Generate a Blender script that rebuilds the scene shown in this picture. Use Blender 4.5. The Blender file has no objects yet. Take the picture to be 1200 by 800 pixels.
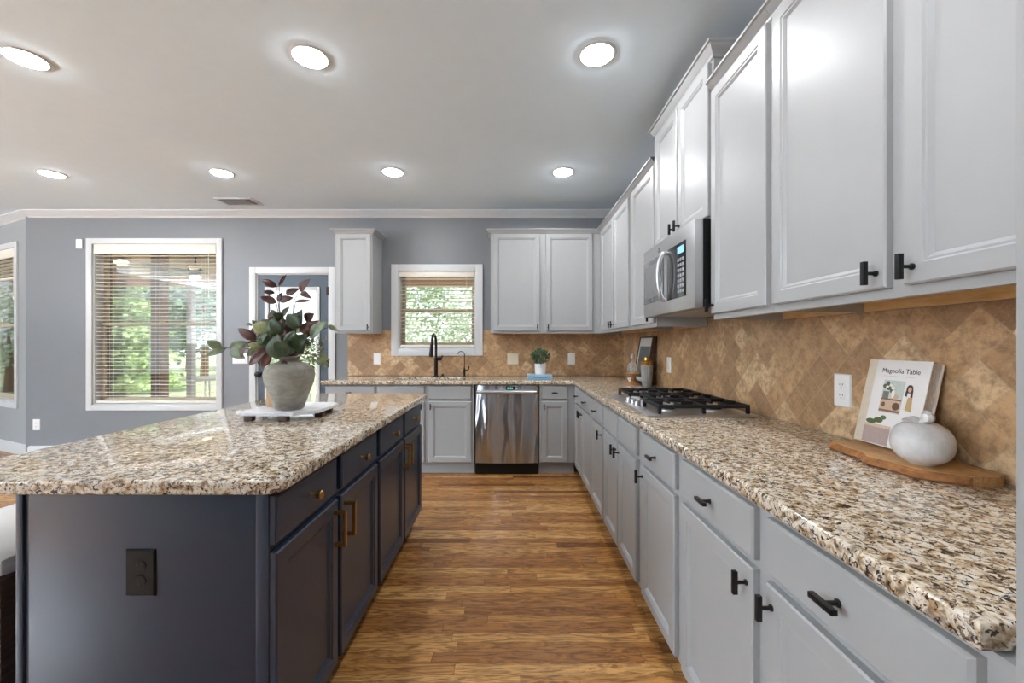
import bpy, bmesh, math, random
from mathutils import Vector, Matrix
random.seed(7)
S = bpy.context.scene
COL = S.collection
PI = math.pi

# ------------------------------------------------------------------ camera, world, exposure
F = 480.0            # focal length in pixels of the 1200 px wide frame
H = 1.266            # eye height
cam = bpy.data.cameras.new('camera'); camo = bpy.data.objects.new('camera', cam); COL.objects.link(camo)
camo.location = (0, 0, H); camo.rotation_euler = (PI/2, 0, 0)
cam.sensor_width = 36; cam.lens = F/1200*36; cam.shift_y = 3/1200; cam.clip_start = .02
S.camera = camo
S.view_settings.view_transform = 'Standard'; S.view_settings.look = 'None'
S.view_settings.exposure = 0.97; S.view_settings.gamma = 1.0; S.view_settings.use_curve_mapping = False
W = bpy.data.worlds.new('world'); S.world = W; W.use_nodes = True
wn = W.node_tree
bg = wn.nodes['Background']
bg.inputs['Color'].default_value = (.86, .93, 1, 1); bg.inputs['Strength'].default_value = 1.0
LAMP = 84.0          # radiance of the ceiling lamps' lenses
LEFT = 700.0         # unseen fill, far left, added to brighten the ceiling in place of bounce
sun = bpy.data.lights.new('sun', 'SUN'); suno = bpy.data.objects.new('sun', sun); COL.objects.link(suno)
sun.energy = 2.6; sun.angle = .02; sun.color = (1, .95, .86); suno.rotation_euler = (math.radians(28), math.radians(14), 0)

def px(x, y, Y):     # point on the photo's ray at depth Y
    return Vector(((x-600)*Y/F, Y, H-(y-403)*Y/F))

# ------------------------------------------------------------------ materials
def lin(c):
    c = c/255
    return c/12.92 if c <= .04045 else ((c+.055)/1.055)**2.4
def rgb(*c): return (lin(c[0]), lin(c[1]), lin(c[2]), 1)
class NT:
    def __init__(s, name):
        s.m = bpy.data.materials.new(name); s.m.use_nodes = True
        s.t = s.m.node_tree; s.b = s.t.nodes['Principled BSDF']; s.out = s.t.nodes['Material Output']
    def n(s, typ, **k):
        nd = s.t.nodes.new('ShaderNode'+typ)
        for a, v in k.items(): setattr(nd, a, v)
        return nd
    def l(s, a, b): s.t.links.new(a, b)
    def put(s, sock, v):
        if isinstance(v, (int, float, tuple)): sock.default_value = v
        else: s.l(v, sock)
    def math(s, op, a, b=0.0, c=0.0):
        nd = s.n('Math', operation=op); s.put(nd.inputs[0], a); s.put(nd.inputs[1], b); s.put(nd.inputs[2], c); return nd.outputs[0]
    def pos(s): return s.n('NewGeometry').outputs['Position']
    def obj(s): return s.n('TexCoord').outputs['Object']
    def mapping(s, v, scale=(1, 1, 1), rot=(0, 0, 0), loc=(0, 0, 0)):
        nd = s.n('Mapping'); s.l(v, nd.inputs[0]); nd.inputs['Scale'].default_value = scale; nd.inputs['Rotation'].default_value = rot; nd.inputs['Location'].default_value = loc
        return nd.outputs[0]
    def noise(s, v, scale, detail=3, rough=.5, dist=0):
        nd = s.n('TexNoise'); s.l(v, nd.inputs['Vector'])
        nd.inputs['Scale'].default_value = scale; nd.inputs['Detail'].default_value = detail
        nd.inputs['Roughness'].default_value = rough; nd.inputs['Distortion'].default_value = dist
        return nd.outputs['Fac']
    def ramp(s, fac, stops, interp='LINEAR'):
        nd = s.n('ValToRGB'); cr = nd.color_ramp; cr.interpolation = interp
        while len(cr.elements) < len(stops): cr.elements.new(.5)
        for e, (p, c) in zip(cr.elements, stops): e.position = p; e.color = c
        s.l(fac, nd.inputs[0]); return nd.outputs[0]
    def mix(s, fac, a, b, blend='MIX'):
        nd = s.n('Mix', data_type='RGBA', blend_type=blend)
        s.put(nd.inputs[0], fac); s.put(nd.inputs[6], a); s.put(nd.inputs[7], b); return nd.outputs[2]
    def bump(s, h, strength=.2, dist=.01):
        nd = s.n('Bump'); s.l(h, nd.inputs['Height']); nd.inputs['Strength'].default_value = strength; nd.inputs['Distance'].default_value = dist
        s.l(nd.outputs[0], s.b.inputs['Normal'])
    def set(s, **k):
        for a, v in k.items(): s.put(s.b.inputs[a.replace('_', ' ')], v)
        return s
MAT = {}
def paint(name, col, rough=.5, metal=0, var=.04, scale=14, bump=0, spec=None, coat=0):
    t = NT(name); p = t.pos(); nz = t.noise(p, scale, 3)
    dark = tuple(c*(1-var) for c in col[:3])+(1,); lite = tuple(min(1, c*(1+var)) for c in col[:3])+(1,)
    t.set(Base_Color=t.ramp(nz, [(.3, dark), (.7, lite)]), Roughness=rough, Metallic=metal)
    if spec is not None: t.set(Specular_IOR_Level=spec)
    if coat: t.set(Coat_Weight=coat, Coat_Roughness=.1)
    if bump: t.bump(t.noise(p, scale*8, 4), bump, .002)
    MAT[name] = t.m; return t.m
CABWHITE = paint('cabinet white', rgb(163, 164, 164), .38, var=.012, bump=.02)
CEILW = paint('ceiling white', rgb(223, 237, 248), .85, var=.01, bump=.03)
WALLG = paint('wall grey blue', rgb(121, 123, 127), .42, var=.012, bump=.03)
WALLR = paint('wall light grey', rgb(104, 104, 106), .7, var=.012)
TRIMW = paint('trim white', rgb(208, 209, 210), .35, var=.01)
NAVY = paint('navy paint', rgb(37, 50, 68), .28, var=.04, scale=30, bump=.02, spec=.65)
BLACKM = paint('black metal', rgb(24, 24, 27), .42, .3, var=.15)
BRONZE = paint('dark bronze', rgb(34, 29, 28), .35, .6, var=.2)
BRASS = paint('brass', rgb(190, 152, 92), .28, 1, var=.06, scale=60)
BLKPL = paint('black plastic', rgb(9, 9, 10), .4, var=.1, spec=.3)
WHTPL = paint('white plastic', rgb(236, 236, 236), .3, var=.01)
ALMPL = paint('almond plastic', rgb(222, 212, 190), .35, var=.02)
DARKSLOT = paint('dark slot', rgb(40, 38, 36), .6)
BLIND = paint('blind slat ivory', rgb(232, 225, 212), .45, var=.02)
SASH = paint('almond sash', rgb(192, 176, 150), .45, var=.03)
IRON = paint('cast iron', rgb(26, 27, 30), .48, .2, var=.2, scale=80, bump=.2)
def wood(name, dark, mid, lite, axis=1, scale=6, rough=.5, stretch=9):
    t = NT(name); p = t.obj()
    sc = [stretch, stretch, stretch]; sc[axis] = 1
    m = t.mapping(p, tuple(sc)); nz = t.noise(m, scale, 6, .6, 1.2)
    fine = t.noise(m, scale*6, 4, .7)
    c = t.ramp(nz, [(.3, dark), (.5, mid), (.72, lite)])
    c = t.mix(.35, c, t.ramp(fine, [(.35, dark), (.65, lite)]))
    t.set(Base_Color=c, Roughness=rough); t.bump(fine, .12, .002)
    MAT[name] = t.m; return t.m
RAWWOOD = wood('raw cabinet wood', rgb(196, 156, 104), rgb(218, 180, 126), rgb(230, 198, 148), 1)
OLIVE = wood('live edge wood', rgb(146, 98, 54), rgb(206, 156, 96), rgb(228, 188, 130), 1, 9)
BARKM = paint('bark edge', rgb(146, 96, 52), .8, var=.4, scale=60, bump=.5)
ACACIA = wood('turned wood', rgb(124, 78, 42), rgb(166, 112, 64), rgb(196, 146, 92), 2, 8)
WALNUT = wood('dark walnut', rgb(44, 30, 22), rgb(70, 50, 38), rgb(94, 70, 54), 1, 8)
TANWOOD = wood('tan wood', rgb(150, 112, 74), rgb(182, 142, 100), rgb(202, 166, 124), 2, 8)
PORCHWOOD = wood('porch wood', rgb(176, 132, 100), rgb(206, 160, 124), rgb(222, 182, 148), 0, 5, .6)
POSTWOOD = wood('porch post wood', rgb(118, 84, 58), rgb(146, 108, 78), rgb(168, 130, 98), 2, 5, .6)

def granite():
    t = NT('granite'); p = t.pos(); B = (0, 0, 0, 1); Wt = (1, 1, 1, 1)
    sh = lambda a, b, c: t.mapping(p, (1, 1, 1), loc=(a, b, c))
    a = t.noise(p, 48, 6, .6, .6)
    base = t.ramp(a, [(.34, rgb(110, 92, 74)), (.42, rgb(170, 146, 116)), (.49, rgb(216, 200, 174)), (.57, rgb(236, 228, 214)), (.69, rgb(196, 191, 184))])
    gold = t.ramp(t.noise(sh(1.3, 8.1, 2.2), 26, 4, .6, .6), [(.54, B), (.62, Wt)])
    base = t.mix(t.math('MULTIPLY', gold, .5), base, rgb(172, 132, 86))
    grey = t.ramp(t.noise(sh(5.3, 3.1, 6.2), 34, 4, .6, .8), [(.57, B), (.63, Wt)])
    base = t.mix(t.math('MULTIPLY', grey, .6), base, rgb(120, 116, 116))
    f2 = t.ramp(t.noise(sh(7.1, 4.7, 2.4), 62, 5, .62, 1.0), [(.375, Wt), (.415, B)])
    base = t.mix(t.math('MULTIPLY', f2, .85), base, rgb(84, 58, 44))
    fl = t.ramp(t.noise(sh(3.1, 1.7, .4), 84, 4, .58, 1.2), [(.41, Wt), (.445, B)])
    base = t.mix(t.math('MULTIPLY', fl, .95), base, rgb(26, 23, 24))
    big = t.ramp(t.noise(sh(2.2, 2.2, 9), 9, 3, .5), [(.45, B), (.65, Wt)])
    base = t.mix(t.math('MULTIPLY', big, .2), base, rgb(120, 102, 84))
    t.set(Base_Color=base, Roughness=.045, Specular_IOR_Level=.75)
    return t.m
GRANITE = granite()

def floorwood():
    t = NT('oak floor'); p = t.pos(); s = t.n('SeparateXYZ'); t.l(p, s.inputs[0]); X, Y = s.outputs[0], s.outputs[1]
    PW, PL = .058, .85
    rowf = t.math('DIVIDE', Y, PW); row = t.math('FLOOR', rowf); fr = t.math('FRACT', rowf)
    w1 = t.n('TexWhiteNoise', noise_dimensions='1D'); t.l(row, w1.inputs['W'])
    u = t.math('ADD', t.math('DIVIDE', X, PL), t.math('MULTIPLY', w1.outputs['Value'], 17.3)); colf = t.math('FLOOR', u); fu = t.math('FRACT', u)
    cx = t.n('CombineXYZ'); t.l(row, cx.inputs[0]); t.l(colf, cx.inputs[1])
    w2 = t.n('TexWhiteNoise', noise_dimensions='2D'); t.l(cx.outputs[0], w2.inputs['Vector'])
    r = w2.outputs['Value']
    plank = t.ramp(r, [(0, rgb(118, 74, 40)), (.2, rgb(172, 117, 64)), (.6, rgb(202, 145, 80)), (1, rgb(226, 172, 104))])
    off = t.n('CombineXYZ'); t.l(t.math('MULTIPLY', r, 37.0), off.inputs[2]); t.l(t.math('MULTIPLY', r, 11.0), off.inputs[0])
    ad = t.n('VectorMath', operation='ADD'); t.l(p, ad.inputs[0]); t.l(off.outputs[0], ad.inputs[1])
    m = t.mapping(ad.outputs[0], (1.5, 11, 1)); g = t.noise(m, 3.0, 5, .6, 2.6)
    g2 = t.noise(t.mapping(ad.outputs[0], (3, 90, 1)), 4, 4, .7, .6)
    c = t.mix(t.ramp(g, [(.40, (.7, .7, .7, 1)), (.58, (0, 0, 0, 1))]), plank, rgb(92, 58, 32))
    c = t.mix(t.ramp(g2, [(.36, (.45, .45, .45, 1)), (.52, (0, 0, 0, 1))]), c, rgb(82, 52, 30))
    e1 = t.math('LESS_THAN', fr, .018); e2 = t.math('LESS_THAN', fu, .0022)
    c = t.mix(t.math('MULTIPLY', t.math('MAXIMUM', e1, e2), .7), c, rgb(44, 26, 14))
    t.set(Base_Color=c, Roughness=t.ramp(g2, [(.3, (.3, .3, .3, 1)), (.7, (.2, .2, .2, 1))]))
    t.bump(g2, .05, .001)
    return t.m
FLOORW = floorwood()

def travertine():
    t = NT('travertine diamonds'); p = t.pos(); s = t.n('SeparateXYZ'); t.l(p, s.inputs[0]); X, Y, Z = s.outputs
    a = t.math('ADD', X, Y); T = .1
    z = t.math('SUBTRACT', Z, 1.153)
    k = .70710678/T
    u = t.math('MULTIPLY', t.math('ADD', a, z), k); v = t.math('MULTIPLY', t.math('SUBTRACT', a, z), k)
    cx = t.n('CombineXYZ'); t.l(t.math('FLOOR', u), cx.inputs[0]); t.l(t.math('FLOOR', v), cx.inputs[1])
    w = t.n('TexWhiteNoise', noise_dimensions='2D'); t.l(cx.outputs[0], w.inputs['Vector']); r = w.outputs['Value']
    tile = t.ramp(r, [(0, rgb(158, 124, 90)), (.3, rgb(176, 140, 102)), (.6, rgb(190, 153, 112)), (.85, rgb(202, 165, 122)), (1, rgb(220, 190, 150))])
    nz = t.noise(p, 30, 8, .72, .25); n2 = t.noise(p, 110, 5, .75)
    c = t.mix(t.ramp(nz, [(.38, (.75, .75, .75, 1)), (.58, (0, 0, 0, 1))]), tile, rgb(134, 101, 70))
    c = t.mix(t.ramp(n2, [(.56, (0, 0, 0, 1)), (.68, (.6, .6, .6, 1))]), c, rgb(200, 176, 142))
    def edge(q):
        f = t.math('FRACT', q); return t.math('MINIMUM', f, t.math('SUBTRACT', 1.0, f))
    e = t.math('MINIMUM', edge(u), edge(v))
    e = t.math('ADD', e, t.math('MULTIPLY', t.math('SUBTRACT', nz, .5), .03))
    gm = t.ramp(e, [(.018, (1, 1, 1, 1)), (.034, (0, 0, 0, 1))])
    c = t.mix(t.math('MULTIPLY', gm, .45), c, rgb(180, 152, 118))
    t.set(Base_Color=c, Roughness=.42)
    h = t.math('ADD', t.math('MULTIPLY', gm, -1.0), t.math('MULTIPLY', n2, .3))
    t.bump(h, .35, .004)
    return t.m
TRAV = travertine()

def steel(name, col=rgb(176, 177, 180), rough=.26, axis=0, amt=.05, wav=0):
    t = NT(name); p = t.pos(); sc = [900, 900, 900]; sc[axis] = 4
    br = t.noise(t.mapping(p, tuple(sc)), 1, 3, .6)
    t.set(Base_Color=t.ramp(br, [(.3, tuple(c*.9 for c in col[:3])+(1,)), (.7, col)]), Metallic=1.0, Roughness=rough)
    if wav:
        tv = t.n('CombineXYZ'); tv.inputs[2].default_value = 1.0; t.l(tv.outputs[0], t.b.inputs['Tangent']); t.set(Anisotropic=.9)
    if wav:
        sc2 = [1, 1, 1]; wv = t.noise(t.mapping(p, (5.5, 1, 1.1)), 1.4, 1, .4, .3)
        h = t.math('ADD', t.math('MULTIPLY', wv, wav), t.math('MULTIPLY', br, .002)); t.bump(h, 1.0, .1)
    return t.m
STEEL = steel('stainless steel', rgb(206, 206, 208), .36, axis=1); STEELD = steel('dishwasher steel', rgb(196, 202, 210), .22, 0, wav=.6)
STEELB = steel('brushed steel', rgb(206, 206, 208), axis=1, rough=.34)

def glass(name, tint=(1, 1, 1, 1), gl=.09):
    t = NT(name); tr = t.n('BsdfTransparent'); tr.inputs[0].default_value = tint
    gs = t.n('BsdfGlossy'); gs.inputs['Roughness'].default_value = .02
    fr = t.n('Fresnel'); fr.inputs[0].default_value = 1.45
    nz = t.noise(t.pos(), 3, 2)
    mx = t.n('MixShader'); t.l(t.math('MULTIPLY', fr.outputs[0], t.math('ADD', .75, t.math('MULTIPLY', nz, .1))), mx.inputs[0]); t.l(tr.outputs[0], mx.inputs[1]); t.l(gs.outputs[0], mx.inputs[2])
    t.l(mx.outputs[0], t.out.inputs[0]); return t.m
GLASS = glass('window glass', (.97, .985, .98, 1)); CRYSTAL = NT('clear crystal'); CRYSTAL.set(Base_Color=CRYSTAL.ramp(CRYSTAL.noise(CRYSTAL.pos(), 20, 2), [(.3, (.88, .9, .9, 1)), (.7, (.95, .96, .96, 1))]), Roughness=.08, Transmission_Weight=.75, IOR=1.3); CRYSTAL = CRYSTAL.m
def emit(name, col, st):
    t = NT(name); e = t.n('Emission'); e.inputs[0].default_value = col; e.inputs[1].default_value = st
    t.l(e.outputs[0], t.out.inputs[0]); return t.m
LENS = emit('lamp lens', (.96, .98, 1, 1), LAMP)
PORCHLENS = emit('porch lamp lens', (1, .8, .5, 1), 4)
DISPG = emit('green display digits', (.15, .9, .55, 1), .8)
DISPB = emit('blue display digits', (.3, .6, 1, 1), .8)
BLKGLASS = paint('black glass', rgb(30, 32, 36), .06, var=.05)
GREYGLASS = paint('smoked oven glass', rgb(120, 122, 126), .12, .5, var=.04)

# ------------------------------------------------------------------ mesh helpers
class Fr:            # a frame: u, v along the surface, n out of it
    def __init__(s, o, u, v, n): s.o = Vector(o); s.u = Vector(u); s.v = Vector(v); s.n = Vector(n)
    def __call__(s, a, b, c=0): return s.o+s.u*a+s.v*b+s.n*c
WORLD = Fr((0, 0, 0), (1, 0, 0), (0, 1, 0), (0, 0, 1))
FR = Fr((0, 0, 0), (0, 1, 0), (0, 0, 1), (-1, 0, 0))     # right run faces -X
FB = Fr((0, 0, 0), (1, 0, 0), (0, 0, 1), (0, -1, 0))     # back run faces -Y
FI = Fr((0, 0, 0), (0, 1, 0), (0, 0, 1), (1, 0, 0))      # island doors face +X
class MB:
    def __init__(s): s.b = bmesh.new()
    def face(s, vs):
        try: return s.b.faces.new(vs)
        except ValueError: return None
    def box(s, fr, u, v, n, bev=0):
        t = MB() if bev else s
        c = [t.b.verts.new(fr(a, b, d)) for a in u for b in v for d in n]
        for q in ((0, 1, 3, 2), (4, 6, 7, 5), (0, 4, 5, 1), (2, 3, 7, 6), (0, 2, 6, 4), (1, 5, 7, 3)): t.face([c[i] for i in q])
        if bev:
            bmesh.ops.recalc_face_normals(t.b, faces=t.b.faces)
            bmesh.ops.bevel(t.b, geom=list(t.b.edges), offset=bev, segments=2, affect='EDGES', profile=.6)
            s.absorb(t)
        return s
    def absorb(s, t):
        me = bpy.data.meshes.new('tmp'); t.b.to_mesh(me); s.b.from_mesh(me); bpy.data.meshes.remove(me); t.b.free()
    def rects(s, fr, u, v, rings, back=True):   # nested rectangles (inset, depth) lofted one to the next
        loops = []
        for ins, d in rings:
            loops.append([s.b.verts.new(fr(a, b, d)) for a, b in ((u[0]+ins, v[0]+ins), (u[1]-ins, v[0]+ins), (u[1]-ins, v[1]-ins), (u[0]+ins, v[1]-ins))])
        for A, B in zip(loops, loops[1:]):
            for i in range(4): s.face([A[i], A[(i+1) % 4], B[(i+1) % 4], B[i]])
        s.face(loops[-1])
        if back: s.face(loops[0][::-1])
        return s
    def loft(s, loops, cap0=True, cap1=True, closed=True):
        L = [[s.b.verts.new(p) for p in lp] for lp in loops]
        for A, B in zip(L, L[1:]):
            n = len(A)
            for i in range(n if closed else n-1): s.face([A[i], A[(i+1) % n], B[(i+1) % n], B[i]])
        if cap0: s.face(L[0][::-1])
        if cap1: s.face(L[-1])
        return s
    def lathe(s, c, prof, seg=32, axis='z', sx=1, sy=1):
        c = Vector(c); loops = []
        for r, h in prof:
            lp = []
            for i in range(seg):
                a = 2*PI*i/seg; q = (r*math.cos(a)*sx, r*math.sin(a)*sy)
                lp.append(c+(Vector((q[0], q[1], h)) if axis == 'z' else Vector((h, q[0], q[1])) if axis == 'x' else Vector((q[0], h, q[1]))))
            loops.append(lp)
        return s.loft(loops)
    def tube(s, pts, r, seg=10):
        pts = [Vector(p) for p in pts]; loops = []; rs = r if isinstance(r, (list, tuple)) else [r]*len(pts)
        ref = None
        for i, p in enumerate(pts):
            d = (pts[min(i+1, len(pts)-1)]-pts[max(i-1, 0)]).normalized()
            if ref is None: ref = d.orthogonal().normalized()
            ref = (ref-d*ref.dot(d)).normalized(); w = d.cross(ref)
            loops.append([p+(ref*math.cos(2*PI*k/seg)+w*math.sin(2*PI*k/seg))*rs[i] for k in range(seg)])
        return s.loft(loops)
    def prism(s, fr, poly, n, bev=0):
        t = MB() if bev else s
        t.loft([[fr(a, b, d) for a, b in poly] for d in n])
        if bev:
            bmesh.ops.recalc_face_normals(t.b, faces=t.b.faces)
            bmesh.ops.bevel(t.b, geom=[e for e in t.b.edges], offset=bev, segments=2, affect='EDGES', profile=.6)
            s.absorb(t)
        return s
    def build(s, name, mat, parent=None, smooth=True, base=None):
        bmesh.ops.recalc_face_normals(s.b, faces=s.b.faces)
        me = bpy.data.meshes.new(name)
        off = parent.matrix_world.translation if (parent is not None and parent.type == 'EMPTY') else (parent['_o'] if parent is not None else Vector((0, 0, 0)))
        off = Vector(off)
        o = bpy.data.objects.new(name, me); COL.objects.link(o)
        if parent is None:
            xs = [v.co for v in s.b.verts]
            if base is None:
                base = Vector((sum(p.x for p in xs)/len(xs), sum(p.y for p in xs)/len(xs), min(p.z for p in xs)))
            o.location = base; off = Vector(base)
        else: o.parent = parent
        for v in s.b.verts: v.co -= off
        s.b.to_mesh(me); s.b.free(); me.materials.append(mat)
        if smooth:
            me.shade_smooth(); me.set_sharp_from_angle(angle=math.radians(32))
        o['_o'] = tuple(off)
        return o
def tag(o, label, cat, group=None):
    o['label'] = label; o['category'] = cat
    if group: o['group'] = group
    return o
def thing(name, label, cat, loc, group=None):
    o = bpy.data.objects.new(name, None); COL.objects.link(o); o.location = loc; o.empty_display_size = .05
    o.matrix_world = Matrix.Translation(Vector(loc))
    return tag(o, label, cat, group)
def struct(o): o['kind'] = 'structure'; return o
def stuff(o): o['kind'] = 'stuff'; return o

# ------------------------------------------------------------------ room shell
XR, YB, CZ = 1.25, 4.58, 2.745
PC = Vector((-5.38, YB, 0)); LD = Vector((-.9173, .398, 0)).normalized()
FL = Fr(PC, -LD, (0, 0, 1), Vector((-.398, -.9173, 0)).normalized())      # angled left wall: u = -distance from the corner
PL2 = PC+LD*3.0
def hole_wall(name, fr, u, v, holes, mat, n=(-.15, 0)):
    us = sorted({u[0], u[1], *[h[0] for h in holes], *[h[1] for h in holes]}); vs = sorted({v[0], v[1], *[h[2] for h in holes], *[h[3] for h in holes]})
    m = MB()
    cell = lambda i, j: 0 <= i < len(us)-1 and 0 <= j < len(vs)-1 and not any(h[0] < (us[i]+us[i+1])/2 < h[1] and h[2] < (vs[j]+vs[j+1])/2 < h[3] for h in holes)
    V = {}
    def vv(i, j, k):
        if (i, j, k) not in V: V[(i, j, k)] = m.b.verts.new(fr(us[i], vs[j], n[k]))
        return V[(i, j, k)]
    for i in range(len(us)-1):
        for j in range(len(vs)-1):
            if not cell(i, j): continue
            for k in (0, 1): m.face([vv(i, j, k), vv(i+1, j, k), vv(i+1, j+1, k), vv(i, j+1, k)])
            for (di, dj, a, b) in ((-1, 0, (i, j), (i, j+1)), (1, 0, (i+1, j), (i+1, j+1)), (0, -1, (i, j), (i+1, j)), (0, 1, (i, j+1), (i+1, j+1))):
                if not cell(i+di, j+dj): m.face([vv(*a, 0), vv(*b, 0), vv(*b, 1), vv(*a, 1)])
    return struct(m.build(name, mat, smooth=False))
FBW = Fr((0, YB, 0), (1, 0, 0), (0, 0, 1), (0, -1, 0))
# openings (inner edges of the casings): u0, u1, v0, v1
SW = 4.58/F
W1 = ((109-600)*SW, (254.5-600)*SW, H-(474-403)*SW, H-(286-403)*SW)
W2 = ((467-600)*SW, (557.5-600)*SW, H-(408.5-403)*SW, H-(318-403)*SW)
D1 = ((300.5-600)*SW, (386-600)*SW, 0.0, H-(320.5-403)*SW)
W3 = (-1.55, -.375, W1[2], W1[3])
hole_wall('wall_back', FBW, (PC.x-.06, XR+.15), (0, CZ), [W1, W2, D1], WALLG)
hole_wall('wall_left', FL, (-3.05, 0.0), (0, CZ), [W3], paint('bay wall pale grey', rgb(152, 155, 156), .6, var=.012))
FL2 = Fr((PL2.x, 0, 0), (0, 1, 0), (0, 0, 1), (1, 0, 0))
hole_wall('wall_far_left', FL2, (-4.2, PL2.y+.1), (0, CZ), [(-.9, .2, .6, 2.3)], WALLG)
FRW = Fr((XR, 0, 0), (0, 1, 0), (0, 0, 1), (-1, 0, 0))
hole_wall('wall_right', FRW, (-4.2, YB), (0, CZ), [], WALLG)
FRE = Fr((0, -4.2, 0), (1, 0, 0), (0, 0, 1), (0, 1, 0))
hole_wall('wall_rear', FRE, (PL2.x-.1, XR+.15), (0, CZ), [(-1.35, -1.1, .9, 2.1), (.45, .65, .9, 2.1)], WALLR)
m = MB(); m.prism(WORLD, [(XR+.15, -4.35), (XR+.15, YB+.15), (PC.x-.03, YB+.15), (PL2.x-.05, PL2.y+.16), (PL2.x-.15, PL2.y+.1), (PL2.x-.15, -4.35)], (-.1, 0)); struct(m.build('floor', FLOORW, smooth=False))
m = MB(); m.prism(WORLD, [(XR+.15, -4.35), (XR+.15, YB+.15), (PC.x-.03, YB+.15), (PL2.x-.05, PL2.y+.16), (PL2.x-.15, PL2.y+.1), (PL2.x-.15, -4.35)], (CZ, CZ+.1)); struct(m.build('ceiling', CEILW, smooth=False))
for y0, y1 in ((-2.7, -1.3),):  # no lamp fixture here; upward fill added to even out the room light
    a = bpy.data.lights.new('added_fill', 'AREA'); a.shape = 'RECTANGLE'; a.size = y1-y0; a.size_y = .9; a.energy = LEFT*(y1-y0); a.color = (.92, .96, 1)
    o = bpy.data.objects.new('added_fill', a); COL.objects.link(o); o.location = (PL2.x+.47, (y0+y1)/2, 1.25); o.rotation_euler = (PI, 0, -PI/2)
CROWN = [(0, CZ-.001), (.085, CZ-.001), (.085, CZ-.012), (.07, CZ-.02), (.05, CZ-.034), (.03, CZ-.05), (.016, CZ-.056), (.012, CZ-.066), (0, CZ-.068)]
def profile_run(name, mat, fr, u0, u1, prof, miter0=0, miter1=0, parent=None):   # prof: (n, v)
    m = MB(); m.loft([[fr(u0+miter0*p[0], p[1], p[0]) for p in prof], [fr(u1+miter1*p[0], p[1], p[0]) for p in prof]])
    return m.build(name, mat, parent)
struct(profile_run('trim_1', TRIMW, FBW, PC.x, XR-.001, CROWN, -.2, 0))
struct(profile_run('trim_2', TRIMW, FL, -3.0, 0, CROWN, 0, .2))
BASEP = [(0, .002), (.016, .002), (.016, .10), (.010, .125), (0, .13)]
struct(profile_run('baseboard_back', TRIMW, FBW, PC.x, D1[0]-.09, BASEP, -.2, 0))
struct(profile_run('baseboard_left', TRIMW, FL, -3.0, 0, BASEP, 0, .2))

# ------------------------------------------------------------------ windows, door, blinds
def casing(m, fr, o, w, t=.02, sill=True):
    u0, u1, v0, v1 = o
    for (uu, vv) in (((u0-w, u0), (v0-(w if sill else 0), v1+w)), ((u1, u1+w), (v0-(w if sill else 0), v1+w)), ((u0, u1), (v1, v1+w))):
        m.box(fr, uu, vv, (.0005, t), .004)
    if sill: m.box(fr, (u0, u1), (v0-w, v0), (.0005, t), .004)
def window(k, fr, o, w):
    u0, u1, v0, v1 = o
    m = MB(); casing(m, fr, o, w); root = struct(m.build('window_%d' % k, TRIMW))
    m = MB()
    for uu, vv in (((u0, u0+.012), (v0, v1)), ((u1-.012, u1), (v0, v1)), ((u0, u1), (v0, v0+.012)), ((u0, u1), (v1-.012, v1))): m.box(fr, uu, vv, (-.149, -.001))
    m.build('jamb', TRIMW, root)
    a, b, c, d = u0+.012, u1-.012, v0+.012, v1-.012; mid = c+(d-c)*.505; s = .042
    def sash(nm, q0, q1, n0, n1, bot):
        m = MB()
        for uu, vv in (((a, a+s), (q0, q1)), ((b-s, b), (q0, q1)), ((a+s, b-s), (q0, q0+bot)), ((a+s, b-s), (q1-.035, q1))): m.box(fr, uu, vv, (n0, n1), .003)
        sh = m.build(nm, SASH, root)
        g = MB(); g.box(fr, (a+s, b-s), (q0+bot, q1-.035), ((n0+n1)/2-.002, (n0+n1)/2+.002)); g.build('glass_pane', GLASS, sh)
        return sh
    sash('upper_sash', mid-.018, d, -.14, -.112, .035); lo = sash('lower_sash', c, mid+.018, -.110, -.080, .06)
    m = MB(); m.box(fr, ((a+b)/2-.03, (a+b)/2+.03), (mid+.018, mid+.03), (-.10, -.084), .003); m.build('sash_lock', SASH, lo)
    return root
window(1, FBW, W1, .062); window(2, FBW, W2, .078); window(3, FL, W3, .062)
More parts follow.
